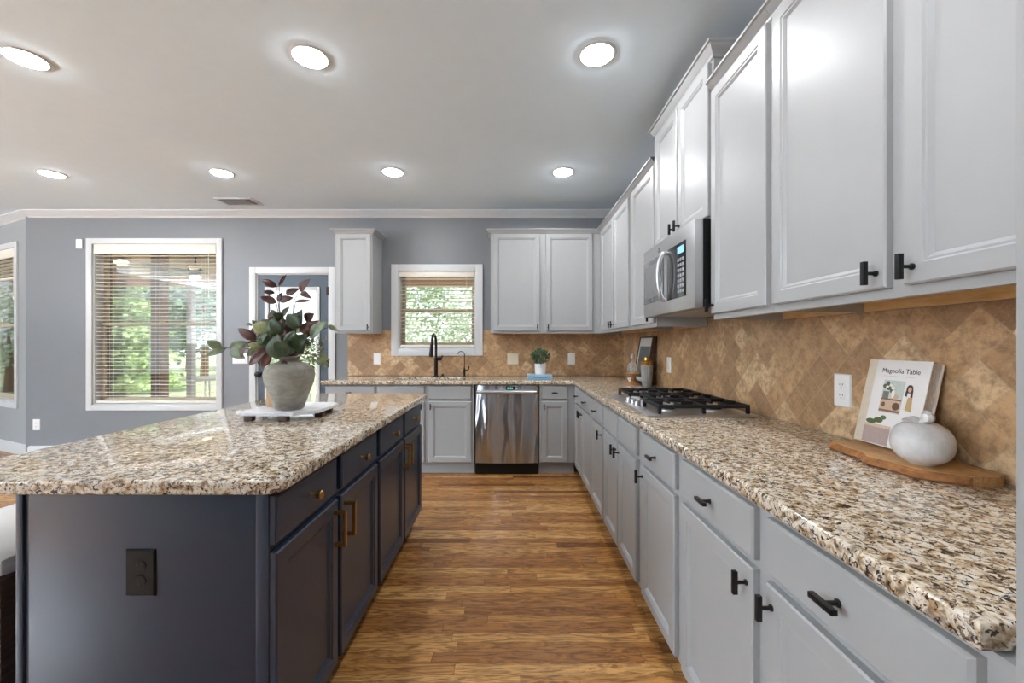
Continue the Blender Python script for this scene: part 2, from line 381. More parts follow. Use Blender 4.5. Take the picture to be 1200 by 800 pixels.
def blind(fr, o, label, drop_at=0, vh=.1, n0=-.05):
    u0, u1, v0, v1 = o; u0 += .013; u1 -= .013; v0 += .013; v1 -= .002
    root = thing('window_blind', label, 'window blind', fr((u0+u1)/2, v0+drop_at, n0))
    m = MB(); m.box(fr, (u0, u1), (v1-vh, v1), (-.006, .006), .004); m.box(fr, (u0, u0+.01), (v1-vh, v1), (n0-.004, -.006)); m.box(fr, (u1-.01, u1), (v1-vh, v1), (n0-.004, -.006)); m.build('valance', BLIND, root)
    m = MB(); m.box(fr, (u0+.011, u1-.011), (v1-.05, v1-.012), (-.058, -.010)); m.build('head_rail', BLIND, root)
    m = MB(); z = v1-vh-.02; n = -.034; ct, st = math.cos(.05)*.0225, math.sin(.05)*.0225
    while z > v0+drop_at+.05:
        m.loft([[fr(uu, z-st-.0018, n-ct), fr(uu, z+st-.0018, n+ct), fr(uu, z+st+.0018, n+ct), fr(uu, z+.004, n), fr(uu, z-st+.0018, n-ct)] for uu in (u0+.004, u1-.004)]); z -= .0425
    m.build('slats', BLIND, root)
    m = MB(); m.box(fr, (u0+.004, u1-.004), (v0+drop_at+.004, v0+drop_at+.03), (n-.0225, n+.0225), .004); m.build('bottom_rail', BLIND, root)
    for f in (.12, .5, .88):
        m = MB()
        for d in (-.0232, .0232): m.tube([fr(u0+(u1-u0)*f, v0+drop_at+.03, n+d), fr(u0+(u1-u0)*f, v1-.05, n+d)], .0009, 5)
        m.build('ladder_cord', BLIND, root)
    m = MB(); m.tube([fr(u1-.09, v1-vh, -.008), fr(u1-.088, v1-vh-.45, -.008)], .0025, 6); m.lathe(fr(u1-.088, v1-vh-.49, -.008), [(.002, .045), (.006, .03), (.007, 0)], 8); m.build('pull_cord', BLIND, root)
blind(FBW, W1, 'wide ivory slatted blind lowered over the big window left of the blue door', 0, .105)
blind(FBW, W2, 'small ivory slatted blind in the window above the kitchen sink', 0, .06)
blind(FL, W3, 'ivory slatted blind raised to the top of the window at far left edge', 1.42, .105)
# door_1: blue door with a glazed light
m = MB(); casing(m, FBW, D1, .07, .02, False); door = struct(m.build('door_1', TRIMW))
m = MB()
for uu, vv in (((D1[0], D1[0]+.014), (0.002, D1[3])), ((D1[1]-.014, D1[1]), (.002, D1[3])), ((D1[0], D1[1]), (D1[3]-.014, D1[3]))): m.box(FBW, uu, vv, (-.149, -.001))
m.build('jamb', TRIMW, door)
DOORB = paint('door blue', rgb(62, 74, 86), .42, var=.04)
g = ((310-600)*SW+.03, (374.5-600)*SW-.03, .25, H-(336-403)*SW-.03); a, b, d = D1[0]+.016, D1[1]-.016, D1[3]-.016
m = MB()
for uu, vv in (((a, g[0]), (.012, d)), ((g[1], b), (.012, d)), ((g[0], g[1]), (.012, g[2])), ((g[0], g[1]), (g[3], d))): m.box(FBW, uu, vv, (-.055, -.012))
slab = m.build('slab', DOORB, door, smooth=False)
m = MB()
for uu, vv in (((g[0]-.03, g[0]+.012), (g[2]-.03, g[3]+.03)), ((g[1]-.012, g[1]+.03), (g[2]-.03, g[3]+.03)), ((g[0], g[1]), (g[2]-.03, g[2]+.012)), ((g[0], g[1]), (g[3]-.012, g[3]+.03))): m.box(FBW, uu, vv, (-.0115, .002), .004)
m.build('light_frame', TRIMW, slab)
m = MB(); m.box(FBW, (g[0], g[1]), (g[2], g[3]), (-.036, -.030)); m.build('glass_pane', GLASS, slab)
m = MB(); kx, kz = (304-600)*SW, .93
m.lathe(FBW(kx, kz, -.012)+Vector((0, -.0, 0)), [(.03, 0), (.03, -.006), (.012, -.01), (.012, -.035), (.026, -.045), (.03, -.058), (.022, -.07), (.004, -.074)], 20, 'y')
m.lathe(FBW(kx, kz+.14, -.012), [(.03, 0), (.03, -.01), (.012, -.014), (.012, -.02)], 20, 'y'); m.build('door_knob', BRONZE, slab)
for z in (.25, 1.05, 1.86):
    m = MB(); m.tube([FBW(D1[1]-.014, z-.045, .006), FBW(D1[1]-.014, z+.045, .006)], .008, 8); m.box(FBW, (D1[1]-.04, D1[1]-.016), (z-.045, z+.045), (-.0118, -.009)); m.build('hinge', BRONZE, door)

# ------------------------------------------------------------------ backsplash tile
def tiles(name, fr, cells, n):
    m = MB()
    for u, v in cells: m.box(fr, u, v, n)
    return struct(m.build(name, TRAV, smooth=False))
tiles('backsplash_right', FRW, [((.49, 1.868), (.9155, 1.377)), ((1.868, 2.6), (.9155, 1.429)), ((2.6, YB-.007), (.9155, 1.377))], (.0005, .006))
c0, c1, cb = W2[0]-.0785, W2[1]+.0785, W2[2]-.0785
tiles('backsplash_back', FBW, [((-1.835, c0), (.9155, 1.419)), ((c0, c1), (.9155, cb)), ((c1, XR-.001), (.9155, 1.419))], (.0005, .006))

# ------------------------------------------------------------------ cabinets
def panel_door(fr, u, v, n, mat, parent, stile=.056, name='door'):
    m = MB(); m.rects(fr, u, v, [(0, n), (0, n+.016), (.004, n+.02), (stile-.012, n+.02), (stile-.008, n+.0165), (stile-.003, n+.0165), (stile+.006, n+.0085), (stile+.01, n+.0085)])
    return m.build(name, mat, parent)
def slab_front(fr, u, v, n, mat, parent, name='drawer'):
    m = MB(); m.rects(fr, u, v, [(0, n), (0, n+.014), (.002, n+.017), (.006, n+.02)]); return m.build(name, mat, parent)
def tpull(fr, u, v, n, vert, parent, mat=None, L=.058, off=.03):
    m = MB(); h = L/2; w = .0055
    if vert: m.box(fr, (u-w, u+w), (v-h, v+h), (n+off-.006, n+off+.006), .0012)
    else: m.box(fr, (u-h, u+h), (v-w, v+w), (n+off-.006, n+off+.006), .0012)
    m.tube([fr(u, v, n+.0002), fr(u, v, n+off-.004)], .0045, 10); m.tube([fr(u, v, n+.0002), fr(u, v, n+.003)], .0075, 12)
    return m.build('handle', mat or BLACKM, parent)
KB = .103
def base_cab(fr, label, u, nb, nf, doors, drawers, mat=CABWHITE, name='base_cabinet', toe=.055, top=.875, hollow=False):
    """nb back depth, nf face-frame depth; doors/drawers: (u0, u1, handle side)"""
    root = thing(name, label, 'cabinet', fr((u[0]+u[1])/2, 0.001, (nb+nf)/2))
    m = MB()
    if hollow:
        for uu, vv, nn in ((u, (KB+.012, KB+.03), (nb, nf)), ((u[0], u[0]+.018), (KB+.03, top), (nb, nf)), ((u[1]-.018, u[1]), (KB+.03, top), (nb, nf)), ((u[0]+.018, u[1]-.018), (KB+.03, top), (nb, nb+.01)), ((u[0]+.018, u[1]-.018), (KB+.03, top), (nf-.019, nf))): m.box(fr, uu, vv, nn)
    else: m.box(fr, u, (KB+.012, top), (nb, nf))
    m.build('body', mat, root, smooth=False)
    m = MB(); m.box(fr, u, (.001, KB+.0115), (nb, nf-toe)); m.build('toe_kick', mat, root, smooth=False)
    for u0, u1, hs in drawers:
        d = slab_front(fr, (u0, u1), (.733, .862), nf+.0005, mat, root)
        if hs: tpull(fr, (u0+u1)/2, .797, nf+.0205, False, d)
    for u0, u1, hs in doors:
        d = panel_door(fr, (u0, u1), (.123, .711), nf+.0005, mat, root)
        if hs == 'a': tpull(fr, u0+.024, .665, nf+.0205, True, d)
        elif hs == 'b': tpull(fr, u1-.024, .665, nf+.0205, True, d)
    return root
NR = -.612; NW = -1.24
base_cab(FR, 'widest white base cabinet nearest the camera, with two drawers over two doors', (.4885, 1.466), NW, NR, [(.527, .957, 'b'), (1.01, 1.437, 'a')], [(.527, .957, 1), (1.01, 1.437, 1)])
base_cab(FR, 'white base cabinet with one drawer and door, just this side of the cooktop cabinet', (1.467, 1.92), NW, NR, [(1.5, 1.882, 'b')], [(1.5, 1.882, 1)])
base_cab(FR, 'white base cabinet under the gas cooktop, its two drawer fronts without handles', (1.921, 2.668), NW, NR, [(1.965, 2.29, 'b'), (2.312, 2.648, 'a')], [(1.965, 2.29, 0), (2.312, 2.648, 0)])
base_cab(FR, 'narrow white base cabinet with one drawer, just beyond the cooktop cabinet', (2.669, 3.07), NW, NR, [(2.686, 3.055, 'a')], [(2.686, 3.055, 1)])
base_cab(FR, 'white two-door base cabinet farthest along the right run, by the corner', (3.071, 4.57), NW, NR, [(3.088, 3.49, 'b'), (3.505, 3.86, 'a')], [(3.088, 3.49, 1), (3.505, 3.86, 1)])
NF = -3.975; NBK = -4.57
sx = lambda x: (x-600)*3.955/F
base_cab(FB, 'white base cabinet at the left end of the back run, beside the blue door', (-1.81, sx(441)), NBK, NF, [(sx(381), sx(439), 'b')], [(sx(381), sx(439), 1)])
base_cab(FB, 'white sink cabinet under the window, with two false drawer fronts', (sx(441)+.001, sx(555.3)), NBK, NF, [(sx(443), sx(497), 'b'), (sx(502), sx(552), 'a')], [(sx(443), sx(497), 0), (sx(502), sx(552), 0)], hollow=True)
base_cab(FB, 'white base cabinet right of the dishwasher, one drawer over one door', (sx(632), .61), NBK, NF, [(sx(634.5), sx(665), 'a')], [(sx(634.5), sx(665), 1)])
# wall cabinets
def crown(fr, u, zb, zt, nf, nb, parent, mat, left, right, p=.042):
    hh = zt-zb
    prof = [(0, 0), (.008, .004), (.01, hh*.25), (.02, hh*.4), (p*.75, hh*.7), (p*.8, hh*.75), (p, hh*.8), (p, hh), (0, hh)]
    m = MB(); pth = []
    a, b = u
    for o, dz in prof:
        lp = []
        if left: lp.append((a-o, nb))
        lp.append((a-(o if left else 0), nf+o)); lp.append((b+(o if right else 0), nf+o))
        if right: lp.append((b+o, nb))
        pth.append([fr(q[0], zb+dz, q[1]) for q in lp])
    m.loft(pth, False, False, False)
    m.box(fr, (a+.001, b-.001), (zb, zt-.001), (nb, nf-.001))
    return m.build('crown_moulding', mat, parent)
def upper(fr, label, u, z, nb, nf, doors, crz, left=False, right=False, hz=None, dz=None):
    root = thing('wall_cabinet', label, 'cabinet', fr((u[0]+u[1])/2, z[0], (nb+nf)/2))
    m = MB(); t = .018
    # side walls, back, top, recessed raw underside and the front rail
    m.box(fr, u, (z[0]+.035, z[1]), (nb, nf)); m.box(fr, u, (z[0], z[0]+.035), (nf-.019, nf)); m.box(fr, (u[0], u[0]+t), (z[0], z[0]+.035), (nb, nf-.019)); m.box(fr, (u[1]-t, u[1]), (z[0], z[0]+.035), (nb, nf-.019))
    m.build('body', CABWHITE, root, smooth=False)
    m = MB(); m.box(fr, (u[0]+t, u[1]-t), (z[0]+.03, z[0]+.0345), (nb, nf-.0195)); m.box(fr, (u[0]+t, u[1]-t), (z[0]+.001, z[0]+.03), (nb, nb+.02)); m.box(fr, (u[0]+t, u[1]-t), (z[0]+.001, z[0]+.03), (nf-.032, nf-.0195)); m.build('underside', RAWWOOD, root, smooth=False)
    d0, d1 = dz or (z[0]+.025, 2.406)
    for u0, u1, hs in doors:
        d = panel_door(fr, (u0, u1), (d0, d1), nf+.0005, CABWHITE, root)
        if hs: tpull(fr, u0+.024 if hs == 'a' else u1-.024, hz or 1.44, nf+.0205, True, d)
    crown(fr, u, *crz, nf, nb, root, CABWHITE, left, right)
    return root
NU = -.92
upper(FR, 'big white wall cabinet with two doors, nearest the camera at upper right', (.492, 1.437), (1.377, 2.408), NW, NU, [(.52, .944, 'b'), (.988, 1.42, 'a')], (2.4085, 2.455))
upper(FR, 'single-door white wall cabinet just this side of the microwave', (1.438, 1.866), (1.377, 2.408), NW, NU, [(1.4545, 1.856, 'b')], (2.4085, 2.455))
upper(FR, 'raised white wall cabinet directly above the microwave, taller than its neighbours', (1.868, 2.6), (1.842, 2.568), NW, NU, [(1.886, 2.227, 'b'), (2.244, 2.587, 'a')], (2.5685, 2.636), True, True, 1.90, (1.857, 2.56))
upper(FR, 'single-door white wall cabinet just beyond the microwave', (2.602, 3.118), (1.377, 2.408), NW, NU, [(2.618, 3.09, 'a')], (2.4085, 2.455))
upper(FR, 'narrow two-door white wall cabinet in the far right corner', (3.12, 4.57), (1.377, 2.408), NW, NU, [(3.188, 3.64, 'b'), (3.675, 4.15, 'a')], (2.4085, 2.455))
su = lambda x: (x-600)*4.235/F
upper(FB, 'white wall cabinet with two doors on the back wall, right of the sink window', (su(575), .918), (1.377, 2.408), NBK, -4.25, [(su(578), su(632.5), 'b'), (su(639.5), su(694.5), 'a')], (2.4085, 2.455), True, False)
upper(FB, 'slim white wall cabinet with one door between the blue door and sink window', (su(391.5), su(436)), (1.377, 2.408), NBK, -4.25, [(su(394.5), su(434.5), 'b')], (2.4085, 2.455), True, True)
# refrigerator end panel at the right edge of the picture
m = MB(); m.box(WORLD, (.6, 1.24), (.4565, .488), (.002, 2.46), .002); tag(m.build('end_panel', CABWHITE), 'tall white end panel closing the right cabinet run at the picture edge', 'panel')

# ------------------------------------------------------------------ countertops
def slab_top(name, label, xs, ys, filled, z0, z1, bev=.008, round_corner=None):
    m = MB(); V = {}
    def vv(i, j):
        if (i, j) not in V: V[(i, j)] = m.b.verts.new((xs[i], ys[j], z0))
        return V[(i, j)]
    fs = [m.face([vv(i, j), vv(i+1, j), vv(i+1, j+1), vv(i, j+1)]) for i in range(len(xs)-1) for j in range(len(ys)-1) if filled((xs[i]+xs[i+1])/2, (ys[j]+ys[j+1])/2)]
    r = bmesh.ops.extrude_face_region(m.b, geom=fs)
    for v in r['geom']:
        if isinstance(v, bmesh.types.BMVert): v.co.z = z1
    bmesh.ops.recalc_face_normals(m.b, faces=m.b.faces)
    if round_corner:
        es = [e for e in m.b.edges if abs(e.verts[0].co.z-e.verts[1].co.z) > .001 and e.calc_face_angle(0) > 1 and round_corner(e.verts[0].co)]
        bmesh.ops.bevel(m.b, geom=es, offset=.045, segments=6, affect='EDGES', profile=.5)
    es = [e for e in m.b.edges if e.is_manifold and e.calc_face_angle(0) > 1 and abs(e.verts[0].co.z-e.verts[1].co.z) < .001]
    bmesh.ops.bevel(m.b, geom=es, offset=bev, segments=4, affect='EDGES', profile=.5)
    return tag(m.build(name, GRANITE), label, 'countertop')
SKX = (-1.21, -.5); SKY = (4.06, 4.40)
slab_top('countertop', 'long L-shaped speckled granite countertop along the back and right walls', [-1.84, SKX[0], SKX[1], .588, 1.2485], [.514, 3.93, SKY[0], SKY[1], 4.5785],
         lambda x, y: (y > 3.93 or x > .588) and not (SKX[0] < x < SKX[1] and SKY[0] < y < SKY[1]), .8765, .9145)
slab_top('island_countertop', 'speckled granite slab on top of the navy island', [-1.59, -.6], [1.052, 2.93], lambda x, y: True, .8765, .9145, .008, round_corner=lambda c: c.x > -1)

# ------------------------------------------------------------------ island
isl = thing('kitchen_island', 'navy blue kitchen island with drawers and panel doors under granite', 'kitchen island', (-.98, 1.97, .001))
IX0, IX1, IY0, IY1, NI = -1.316, -.645, 1.085, 2.87, -.645
m = MB(); m.box(WORLD, (IX0+.02, IX1), (IY0+.012, IY1), (.105, .875)); m.build('body', NAVY, isl, smooth=False)
m = MB(); m.box(WORLD, (IX0+.04, IX1-.06), (IY0+.02, IY1-.02), (.001, .1045)); m.build('toe_kick', NAVY, isl, smooth=False)
m = MB(); m.box(WORLD, (IX0, IX0+.019), (IY0, IY1), (.001, .875), .003); m.box(WORLD, (IX0+.0195, IX0+.03), (IY0+.006, IY0+.0115), (.001, .875)); m.build('back_panel', NAVY, isl)
m = MB(); m.box(WORLD, (IX0+.031, IX1-.035), (IY0+.004, IY0+.0115), (.03, .874), .002); m.build('end_panel', NAVY, isl)
m = MB(); m.box(WORLD, (IX1-.034, IX1), (IY0, IY0+.0115), (.105, .875), .002); m.build('corner_stile', NAVY, isl)
for i, (a, b, da, db) in enumerate(((1.069, 1.462, 1.057, 1.472), (1.508, 1.895, 1.5, 1.908), (1.951, 2.354, 1.94, 2.371), (2.388, 2.8, 2.395, 2.83))):
    a = max(a, IY0+.003); da = max(da, IY0+.003)
    d = slab_front(FI, (a, b), (.733, .862), NI+.0005, NAVY, isl)
    m = MB(); m.lathe(FI((a+b)/2, .797, NI+.0205), [(.008, 0), (.006, .006), (.0055, .018), (.013, .02), (.0145, .024), (.0145, .032), (.012, .035)], 20, 'x'); k = m.build('knob', BRASS, d)
    d = panel_door(FI, (da, db), (.123, .711), NI+.0005, NAVY, isl)
    u = db-.03 if i % 2 == 0 else da+.03; n = NI+.0205
    m = MB(); m.box(FI, (u-.006, u+.006), (.555, .68), (n+.03, n+.042), .001); m.box(FI, (u-.006, u+.006), (.555, .567), (n+.0003, n+.03)); m.box(FI, (u-.006, u+.006), (.668, .68), (n+.0003, n+.03)); m.build('handle', BRASS, d)

# ------------------------------------------------------------------ outlets, switches, sensor
def outlet(fr, u, v, label, kind='duplex', w=.079, h=.124, mat=WHTPL, name='outlet', cat='outlet', gang=1, n=.0005):
    root = thing(name, label, cat, fr(u, v-h/2, n))
    m = MB(); m.rects(fr, (u-w/2, u+w/2), (v-h/2, v+h/2), [(0, n), (.0005, n+.002), (.004, n+.006)]); m.build('plate', mat, root)
    for g in range(gang):
        cu = u+(g-(gang-1)/2)*.046
        if kind == 'duplex':
            for dv in (-.0195, .0195):
                m = MB(); pts = [(cu+.0165*math.cos(t), v+dv+max(-.0135, min(.0135, .0165*math.sin(t)))) for t in [i*PI/12 for i in range(24)]]
                m.prism(fr, pts, (n+.0058, n+.0078)); r = m.build('receptacle', mat, root)
                m = MB(); c = v+dv
                m.box(fr, (cu-.0075, cu-.0055), (c-.001, c+.0075), (n+.0079, n+.0084)); m.box(fr, (cu+.0055, cu+.0075), (c-.0005, c+.0065), (n+.0079, n+.0084)); m.prism(fr, [(cu+.0026*math.cos(i*PI/4), c-.0075+.0026*math.sin(i*PI/4)) for i in range(8)], (n+.0079, n+.0084)); m.build('slot', DARKSLOT, r, smooth=False)
        else:
            m = MB(); m.box(fr, (cu-.0165, cu+.0165), (v-.0335, v+.0335), (n+.0058, n+.0075), .0006); r = m.build('rocker_frame', mat, root)
            m = MB(); m.prism(Fr(fr(cu-.0145, 0, 0), fr.v, fr.n, fr.u), [(v-.031, n+.0076), (v+.031, n+.0076), (v+.031, n+.0086), (v, n+.0105), (v-.031, n+.013)], (0, .029)); m.build('rocker', mat, root)
    return root
TN = .0065
outlet(FRW, 1.538, 1.092, 'white duplex outlet on the right backsplash beside the cookbook', n=TN)
outlet(FRW, 3.24, 1.10, 'white wall plate on the right backsplash beside the leaning picture', 'rocker', .075, .124, n=TN, name='switch_plate', cat='light switch')
outlet(FBW, (442.2-600)*SW, 1.10, 'white wall plate on the back tile left of the faucet', 'rocker', .079, .124, n=TN, name='switch_plate', cat='light switch')
outlet(FBW, (669.5-600)*SW, 1.10, 'white wall plate on the back tile right of the small potted plant', 'rocker', .079, .124, n=TN, name='switch_plate', cat='light switch')
outlet(FBW, (601-600)*SW, 1.10, 'almond double wall plate on the back tile left of the small potted plant', 'rocker', .124, .124, ALMPL, n=TN, name='switch_plate', cat='light switch', gang=2)
outlet(FBW, (281.5-600)*SW, 1.105, 'wide white switch plate on the grey wall beside the blue door', 'rocker', .17, .118, name='switch_plate', cat='light switch', gang=3)
outlet(FBW, (43-600)*SW, .365, 'white outlet low on the grey wall left of the big window')
FIE = Fr((0, IY0+.004, 0), (1, 0, 0), (0, 0, 1), (0, -1, 0))
outlet(FIE, (164.5-600)*1.085/F, H-(671-403)*1.085/F, 'black duplex outlet on the end of the navy island', 'duplex', .079, .124, BLKPL)
sen = thing('alarm_sensor', 'small white alarm sensor on the wall at the big window corner', 'sensor', FBW((94.5-600)*SW, H-(292-403)*SW, .001))
m = MB(); u, v = (94.5-600)*SW, H-(286-403)*SW; m.box(FBW, (u-.034, u+.034), (v-.052, v+.052), (.0005, .022), .006); m.build('case', WHTPL, sen)
m = MB(); m.box(FBW, (u-.012, u+.012), (v-.02, v-.012), (.0222, .0235), .0005); m.build('button', ALMPL, sen)

# ------------------------------------------------------------------ ceiling lights and vent
LP = [((.434, 2.09), 'round recessed ceiling light nearest the wall cabinets, in the near row'), ((-1.04, 2.11), 'round recessed ceiling light in the near row above the island'), ((-2.517, 2.12), 'round recessed ceiling light in the near row at the left picture edge'),
      ((.439, 3.52), 'recessed ceiling light in the far row nearest the wall cabinets'), ((-1.025, 3.52), 'recessed ceiling light in the far row, in front of the sink window'), ((-2.51, 3.54), 'recessed ceiling light in the far row, closest to the ceiling vent'), ((-4.0, 3.56), 'recessed ceiling light in the far row, farthest left above the big window'),
      ((.43, .65), 'recessed ceiling light overhead behind the camera, by the wall cabinets')]
for (x, y), lb in LP:
    r = thing('ceiling_light', lb, 'ceiling light', (x, y, CZ-.012), 'recessed ceiling lights')
    m = MB(); m.lathe((x, y, CZ), [(.080, -.002), (.096, -.0005), (.097, -.003), (.092, -.006), (.083, -.007), (.080, -.005)], 40); m.build('trim_ring', TRIMW, r)
    m = MB(); m.lathe((x, y, CZ), [(.0795, -.0022), (.0795, -.008), (.06, -.014), (.03, -.0165), (.001, -.017)], 32); m.build('lens', LENS, r)
v = thing('ceiling_vent', 'white slotted air vent in the ceiling above the big window', 'air vent', (-2.83, 4.25, CZ-.012))
m = MB()
for a, b in (((-3.02, -2.64), (4.14, 4.165)), ((-3.02, -2.64), (4.335, 4.36)), ((-3.02, -2.995), (4.165, 4.335)), ((-2.665, -2.64), (4.165, 4.335))): m.box(WORLD, a, b, (CZ-.010, CZ-.0005), .002)
m.build('frame', TRIMW, v)
m = MB(); m.box(WORLD, (-2.995, -2.665), (4.165, 4.335), (CZ-.003, CZ-.0006)); m.build('duct_opening', paint('duct grey', rgb(120, 120, 120), .7), v)
m = MB()
for i in range(10):
    y = 4.172+i*.0165; m.prism(Fr((0, 0, 0), (0, 1, 0), (0, 0, 1), (1, 0, 0)), [(y, CZ-.010), (y+.003, CZ-.010), (y+.012, CZ-.0035), (y+.009, CZ-.0035)], (-2.994, -2.72))
m.build('louvre', TRIMW, v)

# ------------------------------------------------------------------ dishwasher
dx0, dx1, dn = sx(556.8), sx(630.8), -3.955
dw = thing('dishwasher', 'stainless steel dishwasher with bar handle under the back counter', 'dishwasher', ((dx0+dx1)/2, 4.2, .001))
m = MB(); m.box(FB, (dx0, dx1), (.115, .875), (NBK, dn-.022)); m.build('body', BLKPL, dw, smooth=False)
m = MB(); seg = 14
prof = [(dx0+.004+(dx1-dx0-.008)*i/seg, dn+.012*(1-(2*i/seg-1)**2)) for i in range(seg+1)]
m.loft([[FB(a, z, n) for a, n in prof]+[FB(dx1-.004, z, dn-.02), FB(dx0+.004, z, dn-.02)] for z in [.118+.75*k/6 for k in range(7)]]); dd = m.build('door', STEELD, dw)
m = MB(); m.tube([FB(dx0+.02, .808, dn+.05), FB(dx1-.02, .808, dn+.05)], .0135, 14)
for uu in (dx0+.035, dx1-.035): m.tube([FB(uu, .808, dn+.001), FB(uu, .808, dn+.05)], .009, 10)
m.build('handle', STEELB, dd)
m = MB(); m.box(FB, (-.06, .026), (.826, .858), (dn+.0095, dn+.0135)); dp = m.build('display', BLKGLASS, dd, smooth=False)
m = MB()
for i in range(4): m.box(FB, (-.045+i*.014, -.036+i*.014), (.834, .848), (dn+.0136, dn+.0142))
m.build('digit', DISPG, dp, smooth=False)
m = MB(); m.box(FB, (dx0+.002, dx1-.002), (.001, .1145), (NBK, -3.99)); m.build('toe_kick', BLKPL, dw, smooth=False)

# ------------------------------------------------------------------ microwave
mw = thing('microwave', 'stainless over-the-range microwave with black side, under the raised cabinet', 'microwave', (1.03, 2.234, 1.43))
MY0, MY1, MZ0, MZ1 = 1.872, 2.596, 1.432, 1.8405; MN = -.835
MYF0 = .835*F/209; MYF1 = MY1
m = MB(); m.box(FR, (MY0, MY1), (MZ0+.006, MZ1), (NW, MN-.04)); m.build('case', BLKPL, mw, smooth=False)
m = MB(); m.box(FR, (MY0, MY1), (MZ0, MZ1), (MN-.0395, MN), .004); face = m.build('front', STEEL, mw)
wy0, wy1 = 2.257, 2.56
m = MB(); m.box(FR, (wy0, MY1-.012), (1.512, 1.765), (MN+.0002, MN+.003), .001); wd = m.build('window', GREYGLASS, mw)
m = MB(); m.rects(FR, (wy0+.035, MY1-.045), (1.545, 1.735), [(0, MN+.0031), (.004, MN+.0036)]); m.build('mesh_screen', paint('oven mesh', rgb(128, 130, 132), .25, .3), wd)
m = MB(); m.box(FR, (1.965, 2.20), (1.498, 1.768), (MN+.0002, MN+.003), .001); cp = m.build('control_panel', BLKGLASS, mw)
m = MB(); m.box(FR, (1.985, 2.06), (1.715, 1.75), (MN+.0031, MN+.0038)); m.build('display', DISPB, cp, smooth=False)
m = MB()
for i in range(3):
    for j in range(7): m.box(FR, (1.982+i*.028, 2.002+i*.028), (1.52+j*.026, 1.536+j*.026), (MN+.0031, MN+.0045), .001)
m.build('buttons', paint('button grey', rgb(150, 152, 156), .4), cp)
m = MB(); pts = []
for i in range(13):
    t = i/12; pts.append(FR(2.228, 1.505+.255*t, MN+.012+.03*math.sin(PI*t)**.6))
m.tube([FR(2.228, 1.505, MN+.001)]+pts+[FR(2.228, 1.76, MN+.001)], .0115, 12); m.build('handle', STEELB, mw)
m = MB(); c = FR(2.33, 1.80, MN+.0002); m.lathe(c, [(.014, 0), (.014, -.0015), (.012, -.002)], 24, 'x'); e = m.build('emblem', paint('emblem grey', rgb(110, 112, 118), .3, .6), mw)
m = MB()
def scroll(cy, s): return [c+Vector((-.0024, cy+s*.0045*math.cos(t)*(1-.06*t), .0055*math.sin(t)*(1-.06*t))) for t in [k*.45 for k in range(14)]]
m.tube(scroll(.004, 1), .0006, 5); m.tube(scroll(-.0045, -1), .0006, 5); m.build('monogram', WHTPL, e)
m = MB(); m.box(FR, (MY0+.05, MY1-.05), (MZ0, MZ0+.0055), (NW+.03, MN-.06)); m.build('grease_filter', STEELB, mw, smooth=False)

# ------------------------------------------------------------------ cooktop
ct = thing('gas_cooktop', 'stainless gas cooktop with black iron grates set into right counter', 'cooktop', (.91, 2.36, .915))
CX0, CX1, CY0, CY1 = .645, 1.175, 1.955, 2.77; Z0 = .9148
m = MB(); m.box(WORLD, (CX0, CX1), (CY0, CY1), (Z0, Z0+.012), .004); m.build('tray', STEELB, ct)
gx0, gx1 = CX0+.015, CX1-.02
def grate(y0, y1, x0, x1):
    m = MB(); zt0, zt1 = .954, .971; b = .013
    for yy in (y0, y1-b): m.box(WORLD, (x0, x1), (yy, yy+b), (zt0, zt1), .003)
    for xx in (x0, (x0+x1)/2-b/2, x1-b): m.box(WORLD, (xx, xx+b), (y0+b, y1-b), (zt0, zt1), .003)
    yc = (y0+y1)/2
    for k in (.25, .75):
        xc = x0+(x1-x0)*k
        for yy, sgn in ((y0+b, 1), (y1-b, -1)): m.box(WORLD, (xc-.005, xc+.005), sorted((yy, yy+sgn*(y1-y0)*.3)), (zt0, zt1+.003), .002)
        for xx, sgn in ((x0+(x1-x0)*(k-.25)+b/2, 1), (x0+(x1-x0)*(k+.25)-b/2, -1)): m.box(WORLD, sorted((xx, xx+sgn*(x1-x0)*.13)), (yc-.005, yc+.005), (zt0, zt1+.003), .002)
    for xx in (x0, (x0+x1)/2-.008, x1-.016):
        for yy in (y0, y1-.016): m.box(WORLD, (xx, xx+.016), (yy, yy+.016), (Z0+.0125, zt0+.004), .002)
    return m.build('grate', IRON, ct)
grate(1.985, 2.225, gx0+.05, gx1); grate(2.23, 2.49, CX0+.13, gx1); grate(2.495, 2.74, gx0+.05, gx1)
for (x, y, r) in ((.80, 2.105, .038), (1.03, 2.105, .045), (.94, 2.36, .055), (.80, 2.62, .045), (1.03, 2.62, .034)):
    m = MB(); m.lathe((x, y, Z0+.0123), [(r*1.25, 0), (r*1.2, .006), (r, .010)], 28); bn = m.build('burner_base', STEELB, ct)
    m = MB(); m.lathe((x, y, Z0+.0225), [(r*.95, 0), (r*.95, .006), (r*.85, .010), (.001, .011)], 28); m.build('burner_cap', IRON, bn)
for (x, y) in ((.688, 2.25), (.688, 2.33), (.688, 2.41), (.735, 2.29), (.735, 2.37)):
    m = MB(); m.lathe((x, y, Z0+.0123), [(.021, 0), (.021, .004), (.017, .006), (.0155, .024), (.013, .027), (.001, .0275)], 20); m.box(WORLD, (x-.003, x+.003), (y-.016, y+.016), (Z0+.036, Z0+.044), .002); m.build('knob', STEEL, ct)

